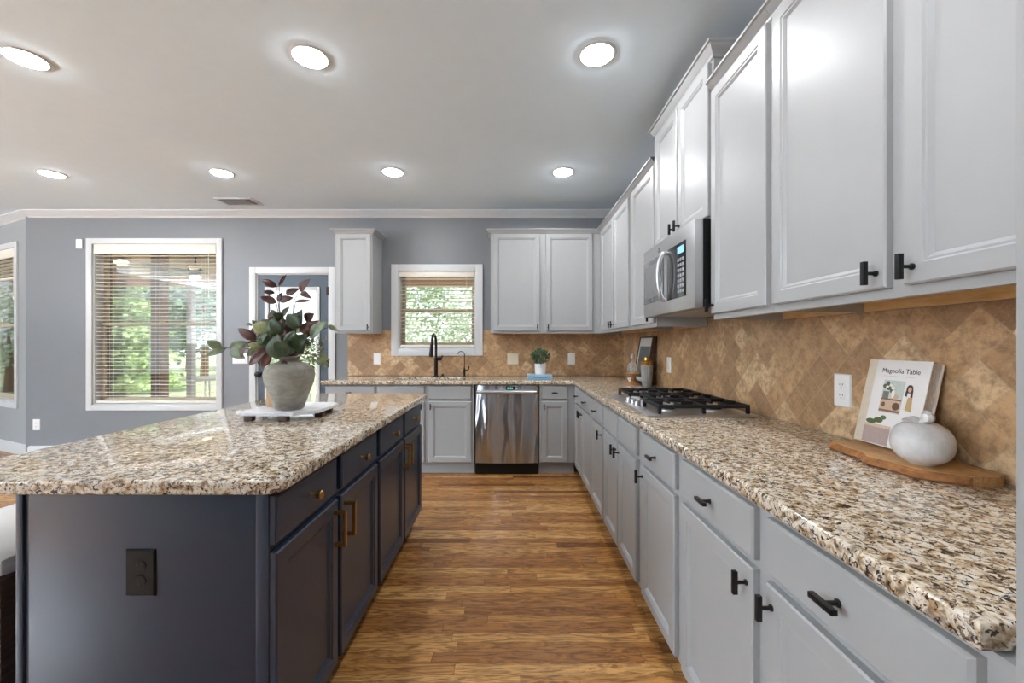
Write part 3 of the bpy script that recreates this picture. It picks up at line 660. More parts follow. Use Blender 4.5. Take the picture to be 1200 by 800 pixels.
# ------------------------------------------------------------------ sink and faucets
sk = thing('sink', 'stainless undermount sink below the small window', 'sink', (-.855, 4.23, .68))
m = MB()
m.rects(Fr((0, 0, 0), (1, 0, 0), (0, 1, 0), (0, 0, 1)), (SKX[0]-.012, SKX[1]+.012), (SKY[0]-.012, SKY[1]+.012), [(0, .874), (.0135, .874), (.016, .86), (.022, .70), (.05, .684)], False)
b = m.build('basin', STEEL, sk); sl = b.modifiers.new('s', 'SOLIDIFY'); sl.thickness = .002; sl.offset = 1
m = MB(); m.lathe((-.855, 4.23, .6845), [(.04, 0), (.04, .003), (.03, .002), (.001, .001)], 24); m.build('drain', STEELB, sk)
GZ = .9148
fc = thing('kitchen_faucet', 'tall dark bronze pull-down kitchen faucet in front of the window', 'faucet', ((511-600)*4.46/F, 4.46, GZ))
fx = (511-600)*4.46/F
m = MB(); m.lathe((fx, 4.46, GZ), [(.03, 0), (.03, .008), (.021, .014), (.0205, .20), (.016, .205)], 24); m.build('column', BRONZE, fc)
m = MB(); pts = [(fx, 4.46, GZ+.2), (fx, 4.46, GZ+.30)]
for i in range(11):
    a = PI*i/10; pts.append((fx-.012*i/10, 4.46-.085*(1-math.cos(a)), GZ+.37+.085*math.sin(a)))
m.tube(pts, .0135, 14); m.build('spout', BRONZE, fc)
m = MB(); m.tube([(fx-.012, 4.29, GZ+.375), (fx-.016, 4.285, GZ+.30), (fx-.02, 4.28, GZ+.23), (fx-.021, 4.279, GZ+.215)], [.0145, .018, .021, .019], 16); m.build('spray_head', BRONZE, fc)
m = MB(); m.tube([(fx+.015, 4.46, GZ+.19), (fx+.062, 4.46, GZ+.19)], .019, 16); m.tube([(fx+.058, 4.46, GZ+.19), (fx+.07, 4.452, GZ+.23)], [.008, .006], 10); m.build('handle', BRONZE, fc)
ff = thing('filter_faucet', 'thin gooseneck water filter tap right of the kitchen faucet', 'faucet', ((544.3-600)*4.47/F, 4.47, GZ))
qx = (544.3-600)*4.47/F
m = MB(); m.lathe((qx, 4.47, GZ), [(.018, 0), (.018, .006), (.011, .012), (.013, .05), (.014, .06), (.008, .09), (.005, .10)], 18); m.build('base', BRONZE, ff)
m = MB(); pts = [(qx, 4.47, GZ+.09), (qx, 4.47, GZ+.235)]
for i in range(1, 11):
    a = PI*.93*i/10; pts.append((qx-.036*(1-math.cos(a)), 4.47-.02*(1-math.cos(a)), GZ+.235+.036*math.sin(a)))
m.tube(pts, .005, 10); m.build('spout', BRONZE, ff)
m = MB(); m.tube([(qx+.01, 4.47, GZ+.06), (qx+.045, 4.47, GZ+.075), (qx+.05, 4.47, GZ+.11)], [.007, .006, .008], 10); m.build('handle', BRONZE, ff)
m = MB(); sxp = (518.7-600)*4.48/F; m.lathe((sxp, 4.48, GZ), [(.022, 0), (.022, .006), (.014, .009), (.013, .024), (.002, .026)], 20); tag(m.build('air_switch', BRONZE), 'small dark button on the counter right beside the tall faucet', 'switch')

# ------------------------------------------------------------------ island decor: tray, vase, branches, wooden jar
MARBLE = NT('white marble'); p_ = MARBLE.pos(); MARBLE.set(Base_Color=MARBLE.ramp(MARBLE.noise(p_, 7, 6, .6, 1.5), [(.4, rgb(206, 206, 210)), (.55, rgb(232, 232, 234))]), Roughness=.3); MARBLE = MARBLE.m
tr = thing('serving_tray', 'white marble tray on dark wooden feet on the island counter', 'tray', (-1.06, 1.97, GZ))
TZ = GZ+.026
m = MB(); m.prism(WORLD, [(-1.225, 1.845), (-.985, 1.845), (-.91, 1.93), (-.91, 2.15), (-.95, 2.19), (-1.2, 2.19), (-1.245, 2.14), (-1.245, 1.87)], (TZ, TZ+.016), .003); m.build('slab', MARBLE, tr)
for x, y in ((-1.2, 1.875), (-1.035, 1.862), (-.93, 1.985), (-.96, 2.14), (-1.2, 2.14)):
    m = MB(); m.box(WORLD, (x-.022, x+.018), (y-.012, y+.016), (GZ+.0003, TZ-.0003), .003); m.build('foot', WALNUT, tr)
VX, VY, VZ = -1.062, 1.955, TZ+.0165
def stoneware():
    t = NT('weathered stoneware'); p = t.pos(); a = t.noise(p, 9, 6, .65, .8); b = t.noise(t.mapping(p, (6, 6, 26)), 4, 4, .6)
    c = t.ramp(a, [(.3, rgb(112, 106, 96)), (.5, rgb(150, 146, 136)), (.7, rgb(176, 172, 162))]); c = t.mix(t.ramp(b, [(.45, (0, 0, 0, 1)), (.7, (.4, .4, .4, 1))]), c, rgb(124, 108, 84))
    t.set(Base_Color=c, Roughness=.8); t.bump(a, .25, .006); return t.m
vs = thing('stoneware_vase', 'rounded grey weathered stoneware vase on the white marble tray', 'vase', (VX, VY, VZ))
k = 1.06
m = MB(); m.lathe((VX, VY, VZ), [(.055*k, 0), (.06*k, .006), (.078*k, .06*k), (.1*k, .12*k), (.1055*k, .155*k), (.1*k, .182*k), (.075*k, .203*k), (.048*k, .211*k)], 48); m.build('body', stoneware(), vs)
m = MB(); m.lathe((VX, VY, VZ), [(.047*k, .2115*k), (.04*k, .218*k), (.04*k, .228*k), (.045*k, .234*k), (.043*k, .238*k), (.036*k, .236*k), (.033*k, .214*k)], 40); m.build('neck', MAT.get('x') or paint('vase neck', rgb(140, 132, 120), .8, var=.2, scale=30), vs)
m = MB(); m.lathe((-1.185, 2.045, VZ), [(.034, 0), (.036, .004), (.036, .085), (.033, .09), (.028, .088), (.026, .03), (.001, .028)], 28); tag(m.build('wooden_jar', TANWOOD), 'tan wooden cup standing behind the stoneware vase on the tray', 'cup')
def leafmat(name, a, b):
    t = NT(name); c = t.ramp(t.noise(t.pos(), 26, 4, .6), [(.35, a), (.65, b)]); t.set(Base_Color=c, Roughness=.5)
    t.set(Subsurface_Weight=0.0); return t.m
LG = leafmat('dark green leaf', rgb(40, 56, 36), rgb(66, 82, 50)); LY = leafmat('yellow green leaf', rgb(96, 104, 58), rgb(134, 136, 84)); LB = leafmat('burgundy leaf', rgb(62, 34, 30), rgb(98, 54, 42)); LS = leafmat('sage leaf', rgb(92, 106, 78), rgb(132, 142, 110)); STEMM = leafmat('stem', rgb(64, 46, 36), rgb(92, 66, 48))
br = thing('leafy_branches', 'green and burgundy leafy branches standing in the stoneware vase', 'plant', (VX, VY, VZ+.05))
def leaf(m, base, tip, w, nrm, fold=.25, curl=.12, seg=8):
    base, tip = Vector(base), Vector(tip); d = tip-base; L = d.length; d.normalize(); s = d.cross(nrm).normalized(); nn = s.cross(d).normalized(); rows = []
    for i in range(seg+1):
        t = i/seg; ww = w*(math.sin(PI*min(1, t**.8))**.75)*(1-.15*t) if 0 < t < 1 else 0.0008
        c = base+d*L*t+nn*(-curl*L*(2*t-1)**2+curl*L)
        rows.append([c-s*ww+nn*ww*fold, c-s*ww*.5+nn*ww*fold*.35, c, c+s*ww*.5+nn*ww*fold*.35, c+s*ww+nn*ww*fold])
    R = [[m.b.verts.new(p) for p in r] for r in rows]
    for A, B in zip(R, R[1:]):
        for i in range(4): m.face([A[i], A[i+1], B[i+1], B[i]])
def vp(x, y, dy): return px(235+x/4.324, 315+y/4.324, 1.955+dy)
LV = {'burgundy': MB(), 'green': MB(), 'yellow': MB(), 'sage': MB()}
data = [  # kind, base, tip, half width (m), depth
 ('burgundy', (388, 90), (308, 56), .018, .03), ('burgundy', (398, 85), (436, 28), .009, .0), ('burgundy', (506, 114), (556, 52), .022, .02), ('burgundy', (432, 126), (500, 100), .018, .05), ('burgundy', (384, 172), (300, 142), .02, -.02), ('burgundy', (378, 122), (312, 116), .012, .05),
 ('burgundy', (394, 166), (416, 118), .014, .0), ('burgundy', (398, 160), (472, 146), .02, .04), ('burgundy', (508, 120), (562, 150), .016, -.01), ('burgundy', (482, 166), (568, 162), .009, -.03), ('green', (414, 238), (452, 192), .014, -.03),
 ('green', (504, 296), (516, 204), .03, .02), ('green', (500, 300), (440, 228), .034, -.05), ('green', (420, 330), (350, 256), .036, -.06), ('yellow', (350, 320), (268, 280), .036, -.05), ('green', (400, 460), (392, 330), .055, -.11), ('green', (440, 440), (372, 360), .04, -.13), ('yellow', (392, 440), (360, 362), .03, -.09),
 ('green', (360, 380), (290, 330), .035, -.07), ('green', (470, 410), (540, 330), .042, -.08), ('green', (450, 400), (480, 310), .034, -.06), ('sage', (560, 350), (648, 262), .03, -.04), ('sage', (648, 286), (702, 316), .012, -.04), ('burgundy', (500, 318), (602, 262), .022, -.02), ('burgundy', (470, 330), (430, 272), .024, -.04),
 ('burgundy', (288, 358), (190, 302), .024, -.02), ('burgundy', (280, 340), (262, 300), .016, .02), ('sage', (108, 398), (30, 364), .024, .0), ('sage', (132, 402), (24, 442), .015, -.03), ('sage', (150, 404), (240, 372), .026, -.03), ('sage', (156, 404), (226, 452), .026, -.06), ('burgundy', (208, 446), (236, 388), .014, -.08),
 ('yellow', (330, 410), (240, 380), .022, -.04), ('sage', (300, 400), (238, 440), .02, -.05), ('burgundy', (356, 404), (246, 490), .028, -.06), ('burgundy', (352, 420), (312, 500), .026, -.09), ('burgundy', (340, 242), (398, 226), .016, .03), ('green', (390, 232), (356, 206), .010, .01),
 ('burgundy', (440, 290), (350, 240), .022, .06), ('green', (460, 270), (500, 225), .026, .06), ('green', (420, 300), (400, 230), .03, .08), ('sage', (262, 286), (226, 278), .008, .0), ('burgundy', (560, 340), (520, 290), .02, .04), ('sage', (588, 460), (652, 488), .018, -.04), ('yellow', (600, 452), (656, 462), .016, -.02),
 ('green', (470, 400), (420, 440), .028, -.1), ('burgundy', (440, 470), (412, 496), .018, -.06), ('green', (520, 430), (480, 352), .03, -.05), ('green', (330, 400), (380, 330), .034, .02), ('green', (420, 400), (470, 350), .034, .04), ('burgundy', (520, 350), (590, 300), .022, .05), ('green', (380, 300), (300, 260), .028, .04), ('burgundy', (450, 360), (400, 300), .028, .0)]
rl = random.Random(3)
for i in range(34):
    cx, cy = rl.gauss(430, 75), rl.gauss(345, 48); an = rl.uniform(0, 2*PI); ln = rl.uniform(24, 42)
    data.append((rl.choice(['burgundy', 'burgundy', 'green', 'green', 'green', 'yellow']), (cx-ln*math.cos(an), cy+ln*math.sin(an)), (cx+ln*math.cos(an), cy-ln*math.sin(an)), rl.uniform(.016, .03), rl.uniform(-.06, .08)))
for kd, a, b, w, dp in data:
    j = rl.uniform(-.025, .025); leaf(LV[kd], vp(*a, dp), vp(*b, dp+j-.01), w, Vector((rl.uniform(-.35, .35), -1, rl.uniform(-.1, .5))), rl.uniform(.15, .4), rl.uniform(.04, .14))
for kd, mt in (('burgundy', LB), ('green', LG), ('yellow', LY), ('sage', LS)):
    o = LV[kd].build(kd+'_leaves', mt, br); sm = o.modifiers.new('s', 'SOLIDIFY'); sm.thickness = .0008
m = MB(); neck = Vector((VX, VY, VZ+.235))
for ends in ([(470, 225), (472, 160), (508, 112)], [(400, 230), (392, 160), (388, 90)], [(400, 200), (398, 85)], [(395, 230), (384, 172)], [(472, 220), (482, 166), (520, 160)], [(360, 410), (240, 405), (106, 398)], [(300, 380), (240, 330)], [(520, 380), (580, 320), (660, 290)], [(500, 350), (512, 250)], [(550, 430), (600, 450)], [(380, 380), (300, 300)], [(430, 350), (420, 240)], [(360, 410), (300, 460)], [(480, 420), (540, 460)], [(470, 400), (560, 400)], [(440, 410), (400, 440)]):
    e = [vp(*q, rl.uniform(-.03, .02)) for q in ends]; st = neck+Vector((rl.uniform(-.018, .018), rl.uniform(-.018, .018), 0))
    m.tube([st-Vector((0, 0, .1)), st, st.lerp(e[0], .5)+Vector((0, 0, .012))]+e, [.003, .003, .0026]+[.0022-.0004*i for i in range(len(e))], 6)
m.build('stems', STEMM, br)
m = MB()
for i in range(90):
    q = vp(rl.uniform(540, 640), rl.uniform(350, 490), rl.uniform(-.05, .04)); d = Vector((rl.uniform(-1, 1), rl.uniform(-.6, .2), rl.uniform(-.6, 1))).normalized(); leaf(m, q, q+d*rl.uniform(.014, .026), .004, Vector((0, -1, .3)), seg=4)
for i in range(14):
    q = vp(rl.uniform(470, 500), 470, 0); m.tube([q, vp(rl.uniform(540, 640), rl.uniform(350, 490), rl.uniform(-.05, .04))], .0008, 4)
stuff(m.build('sprig_leaves', LY, br))

# ------------------------------------------------------------------ right counter decor
bd = thing('serving_board', 'live-edge olive wood serving board under the cookbook on the counter', 'serving board', (1.14, 1.19, GZ))
rl = random.Random(11)
front = []; N = 26
for i in range(N+1):
    t = i/N; y = 1.0+.385*t; x = 1.062-.02*math.sin(t*PI*.9)+.012*math.sin(t*9+1)+.006*math.sin(t*23)
    if t < .1: x += (.1-t)*.5
    if t > .93: x += (t-.93)*.5
    front.append((x, y))
outl = front+[(1.20, 1.39), (1.228, 1.37), (1.232, 1.2), (1.226, 1.02), (1.19, 1.0)]
BZ = GZ+.0262
m = MB(); m.prism(WORLD, [(x+(.004 if i <= N else 0), y) for i, (x, y) in enumerate(outl)], (GZ+.0003, BZ)); m.build('plank', OLIVE, bd)
m = MB()
lo = [[Vector((x+.0038+.0, y, GZ+.0005)), Vector((x-.004-rl.uniform(0, .006), y, GZ+.006+rl.uniform(0, .004))), Vector((x-.003-rl.uniform(0, .004), y, BZ-.007)), Vector((x+.0038, y, BZ-.0005))] for x, y in front]
m.loft(lo); m.build('bark_edge', BARKM, bd)
# cookbook leaning on the tile
BT, BW, BH = .036, .205, .272
lean = math.asin(.058/BH)
by0 = 1.17
bb = Vector((1.240-.058-BT*math.cos(lean)-.0005, by0, BZ+.0006+BT*math.sin(lean)*0+.0)); ax = Vector((math.sin(lean), 0, math.cos(lean))); nx = Vector((-math.cos(lean), 0, math.sin(lean)))
bo = bb-nx*BT                       # back-bottom edge stays above the board
bo = Vector((bb.x+math.cos(lean)*BT, by0, BZ+.0008)); 
FBK = Fr(bo, (0, -1, 0), ax, nx); FBK.o = bo+Vector((0, BW, 0))      # u runs from the spine towards the camera, n out of the cover
PAPER = paint('book cover paper', rgb(236, 234, 232), .4, var=.01); PAGES = NT('page edges'); q_ = PAGES.noise(PAGES.mapping(PAGES.pos(), (700, 4, 60)), 1, 2); PAGES.set(Base_Color=PAGES.ramp(q_, [(.35, rgb(196, 186, 176)), (.65, rgb(232, 224, 214))]), Roughness=.8); PAGES = PAGES.m
SPINE = paint('beige spine cloth', rgb(208, 196, 178), .8, var=.04, scale=80)
bk = thing('cookbook', 'white cookbook leaning on the tile, black title over kitchen photographs', 'book', bo+Vector((-.02, BW/2, 0)))
m = MB(); m.box(FBK, (.003, BW-.006), (.004, BH-.004), (.003, BT-.003)); m.build('pages', PAGES, bk, smooth=False)
m = MB(); m.box(FBK, (.03, BW), (0, BH), (BT-.0028, BT), .0006); cov = m.build('front_cover', PAPER, bk)
m = MB(); m.box(FBK, (.004, BW), (0, BH), (0, .0028), .0006); m.build('back_cover', SPINE, bk)
m = MB(); m.box(FBK, (0, .0297), (0, BH), (BT-.0028, BT), .0006); m.box(FBK, (0, .0028), (0, BH), (.0029, BT-.0029)); m.build('spine', SPINE, bk)
def ink(name, col, shapes, n=.0003, mat=None):
    m = MB()
    for sh in shapes: m.prism(FBK, sh, (BT+n-.00028, BT+n))
    return m.build(name, mat or paint(name, col, .5, var=.12, scale=300), cov, smooth=False)
R_ = lambda a, b, c, d: [(a, c), (b, c), (b, d), (a, d)]
E_ = lambda cx, cy, rx, ry, k=16: [(cx+rx*math.cos(2*PI*i/k), cy+ry*math.sin(2*PI*i/k)) for i in range(k)]
ink('shelf_photo', rgb(196, 204, 196), [R_(.068, .138, .105, .208)])
ink('shelf_boards', rgb(140, 98, 70), [R_(.068, .136, .145, .150), R_(.068, .136, .108, .115)], .0006)
ink('shelf_dishes', rgb(204, 176, 150), [R_(.068, .136, .1155, .1445), E_(.115, .158, .009, .008)], .0006)
ink('shelf_bowls', rgb(110, 76, 54), [E_(.122, .128, .012, .012), E_(.08, .13, .006, .008)], .0009)
ink('shelf_crock', rgb(120, 116, 110), [R_(.072, .092, .150, .172)], .0009)
ink('shelf_flowers', rgb(86, 92, 72), [E_(.076, .188, .009, .007), E_(.09, .182, .010, .006), E_(.083, .196, .006, .008), E_(.099, .176, .006, .008)], .0012)
ink('shelf_blossoms', rgb(238, 236, 226), [E_(.083, .186, .005, .004), E_(.094, .192, .004, .004), E_(.102, .184, .006, .005), E_(.106, .166, .006, .012)], .0015)
ink('lower_photo', rgb(172, 152, 146), [R_(.0305, .12, .003, .062)])
ink('lower_tabletop', rgb(206, 184, 160), [R_(.0305, .12, .055, .064)], .0006)
ink('lower_greens', rgb(92, 108, 66), [E_(.05, .071, .018, .008), E_(.075, .078, .016, .009), E_(.09, .088, .01, .007)], .0009)
ink('figure_dress', rgb(232, 228, 224), [[(.142, .12), (.168, .115), (.164, .165), (.150, .168)]], .0006)
ink('figure_hair', rgb(62, 40, 34), [E_(.155, .186, .010, .013), [(.143, .165), (.150, .162), (.152, .186), (.145, .182)], [(.161, .162), (.168, .158), (.166, .184), (.159, .186)]], .0009)
ink('figure_face', rgb(214, 172, 148), [E_(.156, .184, .0055, .008)], .0012)
ink('figure_apron', rgb(196, 164, 116), [[(.152, .122), (.172, .118), (.168, .162), (.155, .160)]], .0012)
ink('subtitle_rule', rgb(168, 166, 166), [R_(.06, .165, .2205, .2212)])
def text_mesh(name, body, size, fr, u, v, n, mat, parent, depth=.0003, bold=0):
    c = bpy.data.curves.new(name, 'FONT'); c.body = body; c.size = size; c.extrude = depth; c.align_x = 'CENTER'; c.offset = bold
    t = bpy.data.objects.new('t', c); COL.objects.link(t); bpy.context.view_layer.update()
    me = bpy.data.meshes.new_from_object(t.evaluated_get(bpy.context.evaluated_depsgraph_get())); bpy.data.objects.remove(t)
    off = Vector(parent['_o'])
    for q in me.vertices: q.co = fr(u+q.co.x, v+q.co.y, n+q.co.z)-off
    o = bpy.data.objects.new(name, me); COL.objects.link(o); o.parent = parent; me.materials.clear(); me.materials.append(mat); o['_o'] = tuple(off); return o
INK = paint('black ink', rgb(34, 32, 34), .6)
text_mesh('title_lettering', 'Magnolia Table', .0205, FBK, .114, .2315, BT+.0002, INK, cov, .0002, 0)
# white gourd
WG = NT('white glazed ceramic'); WG.set(Base_Color=WG.ramp(WG.noise(WG.pos(), 12, 5, .6, 1.0), [(.35, rgb(206, 204, 202)), (.6, rgb(232, 231, 230))]), Roughness=.25); WG.bump(WG.noise(WG.pos(), 14, 2), .12, .02); WG = WG.m
PX, PY, PZ, PR = 1.112, 1.112, BZ+.0006, .0655
pk = thing('ceramic_pumpkin', 'squat white ceramic pumpkin in front of the cookbook on the board', 'ornament', (PX, PY, PZ))
m = MB(); loops = []; hgt = .116; ns = 28
for i in range(ns+1):
    t = i/ns; a = -PI/2+PI*t; r = PR*(max(0, math.cos(a))**.8); z = hgt/2+hgt/2*math.copysign(abs(math.sin(a))**.95, a)
    if t > .84: z -= (t-.84)**2*.5
    if t < .14: r = max(r, PR*.42*min(1, t/.05)); z = max(z-.006, 0)
    loops.append([Vector((PX+max(r, .0006)*(1+.012*math.cos(6*b))*math.cos(b), PY+max(r, .0006)*(1+.012*math.cos(6*b))*math.sin(b), PZ+z)) for b in [2*PI*k/48 for k in range(48)]])
m.loft(loops); m.build('body', WG, pk)
m = MB(); m.tube([(PX, PY, PZ+.096), (PX+.002, PY-.002, PZ+.112), (PX+.004, PY-.008, PZ+.128), (PX-.004, PY-.018, PZ+.138)], [.014, .009, .009, .011], 12); m.build('stem', WG, pk)
m = MB(); leaf(m, (PX-.004, PY+.002, PZ+.108), (PX-.006, PY+.05, PZ+.112), .017, Vector((-.4, 0, 1))); o = m.build('leaf', WG, pk); sm = o.modifiers.new('s', 'SOLIDIFY'); sm.thickness = .003
m = MB(); q = Vector((PX-.004, PY-.022, PZ+.128)); m.lathe(q, [(.001, -.013), (.009, -.009), (.012, 0), (.009, .009), (.001, .013)], 18, 'x', 1.1, 1.2); m.build('curled_leaf', WG, pk)
# cake stand, decanter, bowl, shaker, picture
cs = thing('pedestal_stand', 'small turned wooden pedestal stand on the counter near the corner', 'stand', (1.06, 3.57, GZ))
m = MB(); m.lathe((1.06, 3.57, GZ), [(.062, 0), (.064, .005), (.05, .012), (.024, .02), (.018, .03), (.026, .042), (.019, .055), (.024, .07), (.03, .086)], 32); m.build('foot', ACACIA, cs)
m = MB(); m.lathe((1.06, 3.57, GZ), [(.03, .0865), (.07, .09), (.073, .095), (.073, .1), (.066, .101), (.001, .0995)], 36); m.build('plate', ACACIA, cs)
dc = thing('glass_decanter', 'clear glass bottle with stopper on the wooden pedestal', 'bottle', (1.05, 3.57, GZ+.102))
m = MB(); m.lathe((1.05, 3.57, GZ+.102), [(.036, 0), (.04, .004), (.04, .055), (.036, .072), (.016, .086), (.014, .1), (.016, .102)], 24); m.build('body', CRYSTAL, dc)
m = MB(); m.lathe((1.05, 3.57, GZ+.205), [(.012, 0), (.012, .012), (.018, .02), (.017, .05), (.012, .06), (.001, .062)], 20); m.build('stopper', CRYSTAL, dc)
m = MB(); m.lathe((1.085, 3.715, GZ), [(.02, 0), (.022, .004), (.034, .03), (.042, .045), (.039, .045), (.03, .03), (.016, .008), (.001, .007)], 28); tag(m.build('small_bowl', WHTPL), 'small white bowl tucked behind the pedestal stand', 'bowl')
SHG = paint('grey ribbed glass', rgb(160, 162, 160), .2, .2, var=.08, scale=40); GOLD = paint('gold metal', rgb(206, 160, 88), .25, 1, var=.05)
shk = thing('cocktail_shaker', 'grey ribbed shaker with gold top beside the pedestal stand', 'shaker', (1.125, 3.42, GZ))
m = MB(); lp = []
for r, h in ((.034, 0), (.036, .004), (.048, .15), (.049, .17), (.044, .178)): lp.append([Vector((1.125+r*(1+.03*math.cos(20*a))*math.cos(a), 3.42+r*(1+.03*math.cos(20*a))*math.sin(a), GZ+h)) for a in [2*PI*k/80 for k in range(80)]])
m.loft(lp); m.build('body', SHG, shk)
m = MB(); m.lathe((1.125, 3.42, GZ), [(.046, .1785), (.047, .2), (.04, .21), (.026, .216), (.024, .235), (.016, .245), (.001, .247)], 28); m.build('cap', GOLD, shk)
def artmat():
    t = NT('landscape print'); p = t.obj(); s = t.n('SeparateXYZ'); t.l(p, s.inputs[0]); nz = t.noise(p, 9, 5, .6, .8)
    z = t.math('ADD', t.math('MULTIPLY', s.outputs[2], 3.2), t.math('MULTIPLY', nz, .35))
    t.set(Base_Color=t.ramp(z, [(.2, rgb(50, 50, 40)), (.55, rgb(78, 80, 62)), (.72, rgb(112, 106, 84)), (.85, rgb(74, 80, 72)), (1, rgb(90, 98, 100))]), Roughness=.45); return t.m
pl = .07; ph = .42; pw = .36
la = math.asin(pl/ph); FP = Fr((1.241-pl-.028*math.cos(la)+.028*math.cos(la), 3.86, GZ+.0008), (0, -1, 0), (math.sin(la), 0, math.cos(la)), (-math.cos(la), 0, math.sin(la)))
pf = thing('picture_frame', 'framed dark landscape picture leaning on the tile behind the shaker', 'picture', FP(pw/2, 0, .01))
m = MB()
for u, v in (((0, .014), (0, ph)), ((pw-.014, pw), (0, ph)), ((.014, pw-.014), (0, .014)), ((.014, pw-.014), (ph-.014, ph))): m.box(FP, u, v, (.0, .036), .002)
m.build('frame', WALNUT, pf)
m = MB(); m.box(FP, (.0145, pw-.0145), (.0145, ph-.0145), (.006, .028)); m.build('mat_board', paint('picture mat', rgb(206, 206, 204), .6), pf, smooth=False)
m = MB(); m.box(FP, (.045, pw-.04), (.05, ph-.09), (.0282, .0292)); m.build('print', artmat(), pf, smooth=False)
# back counter: blue book and potted plant
BBY = 4.07
BLUEB = paint('blue book cloth', rgb(126, 164, 192), .6, var=.06); 
b2 = thing('blue_book', 'pale blue book lying under the small potted plant', 'book', (.277, 4.17, GZ))
bx0, bx1, bz0, bz1 = .155, .40, GZ+.0004, GZ+.044
m = MB(); m.box(WORLD, (bx0+.005, bx1-.005), (BBY+.004, BBY+.19), (bz0+.0045, bz1-.0045)); m.build('pages', PAGES, b2, smooth=False)
m = MB(); m.box(WORLD, (bx0, bx1), (BBY+.0035, BBY+.2), (bz1-.004, bz1), .001); m.box(WORLD, (bx0, bx1), (BBY+.0035, BBY+.2), (bz0, bz0+.004), .001); m.build('covers', paint('light blue cover', rgb(176, 200, 214), .6), b2)
m = MB(); m.box(WORLD, (bx0, bx1), (BBY, BBY+.003), (bz0, bz1), .001); m.build('spine', BLUEB, b2)
m = MB(); m.box(WORLD, (bx0+.06, bx1-.05), (BBY-.0004, BBY-.0001), (bz0+.017, bz0+.027)); m.build('spine_band', paint('spine band', rgb(78, 118, 154), .6), b2, smooth=False)
pp = thing('potted_plant', 'small leafy green plant in a white pot on the blue book', 'potted plant', (.287, 4.16, bz1))
m = MB(); m.lathe((.287, 4.16, bz1+.0004), [(.05, 0), (.053, .003), (.057, .108), (.053, .11), (.05, .1), (.001, .098)], 32); m.build('pot', MARBLE, pp)
m = MB(); rl = random.Random(5)
for i in range(330):
    d = Vector((rl.gauss(0, 1), rl.gauss(0, 1), rl.gauss(.25, .8))).normalized(); c = Vector((.287, 4.16, bz1+.178)); q = c+Vector((d.x*.085, d.y*.085, d.z*.07))*rl.uniform(.55, 1)
    t = (d+Vector((rl.uniform(-.7, .7), rl.uniform(-.7, .7), rl.uniform(-.4, .6)))).normalized(); leaf(m, q, q+t*rl.uniform(.022, .036), .0085, t.orthogonal()+Vector((0, -.2, .6)), seg=4)
stuff(m.build('foliage', leafmat('bushy leaf', rgb(34, 66, 44), rgb(92, 128, 92)), pp))
m = MB()
for i in range(26):
    d = Vector((rl.uniform(-.06, .06), rl.uniform(-.06, .06), .09+rl.uniform(0, .05))); q = Vector((.287+rl.uniform(-.025, .025), 4.16+rl.uniform(-.025, .025), bz1+.095)); m.tube([q, q+d], .0012, 4)
m.build('stems', STEMM, pp)

# ------------------------------------------------------------------ counter stool at the island
st = thing('counter_stool', 'padded counter stool tucked under the island overhang at lower left', 'stool', (-1.65, 1.36, 0.001))
SX0, SX1, SY0, SY1 = -1.89, -1.412, 1.13, 1.58
UPH = paint('stool upholstery', rgb(206, 203, 200), .9, var=.04, scale=200, bump=.2)
m = MB(); m.box(WORLD, (SX0+.005, SX1-.004), (SY0+.004, SY1-.004), (.612, .668), .024); m.build('seat', UPH, st)
m = MB(); m.box(WORLD, (SX0+.01, SX1), (SY0, SY1), (.535, .6115), .006); m.build('seat_frame', WALNUT, st)
for x, y, dx, dy in ((SX0+.03, SY0+.022, -.03, -.02), (SX0+.03, SY1-.022, -.03, .02), (SX1-.022, SY0+.022, 0, 0), (SX1-.022, SY1-.022, 0, 0)):
    m = MB(); m.loft([[Vector((x+dx*t+a*w, y+dy*t+b*w, .5345-.533*t)) for a, b in ((-1, -1), (1, -1), (1, 1), (-1, 1))] for t, w in ((0, .02), (1, .014))]); m.build('leg', WALNUT, st, smooth=False)
m = MB()
for a, b in (((SX0+.02, SY0+.012), (SX1-.012, SY0+.012)), ((SX0+.02, SY1-.012), (SX1-.012, SY1-.012)), ((SX1-.012, SY0+.012), (SX1-.012, SY1-.012))): m.tube([(*a, .22), (*b, .22)], .011, 8)
m.build('stretcher', WALNUT, st)

# ------------------------------------------------------------------ outdoors: porch, garden
PAVE = paint('patio paving', rgb(206, 200, 190), .8, var=.08, scale=6); LAWN = paint('lawn', rgb(176, 186, 150), .9, var=.25, scale=5)
m = MB(); m.prism(WORLD, [(3, 4.76), (-5.36, 4.76), (-8.2, 6.0), (-11, 7.2), (-11, 9), (3, 9)], (-.2, -.08)); struct(m.build('porch_floor', PAVE, smooth=False))
m = MB(); m.box(WORLD, (-45, 30), (9.001, 60), (-.35, -.2)); struct(m.build('ground', LAWN, smooth=False))
m = MB(); m.box(WORLD, (-45, PL2.x-.3), (-10, 9.0), (-.35, -.2)); struct(m.build('ground_side', PAVE, smooth=False))
m = MB(); m.prism(WORLD, [(3, 4.76), (-5.36, 4.76), (-8.2, 6.0), (-10.5, 7.0), (-10.5, 8.95), (3, 8.95)], (2.62, 2.70)); struct(m.build('porch_ceiling', PORCHWOOD, smooth=False))
m = MB(); m.box(WORLD, (-10.5, 3), (8.6, 8.8), (2.50, 2.6195), .01); struct(m.build('porch_beam', PORCHWOOD))
r = thing('porch_post', 'slim pale porch post outside the right part of the big window', 'post', (-5.40, 6.9, -.079), 'porch posts')
m = MB(); m.box(WORLD, (-5.45, -5.36), (6.85, 6.95), (-.079, 2.618), .006); m.build('shaft', TRIMW, r)
m = MB(); m.box(WORLD, (-5.47, -5.34), (6.83, 6.97), (-.0788, .12), .006); m.build('base', TRIMW, r)
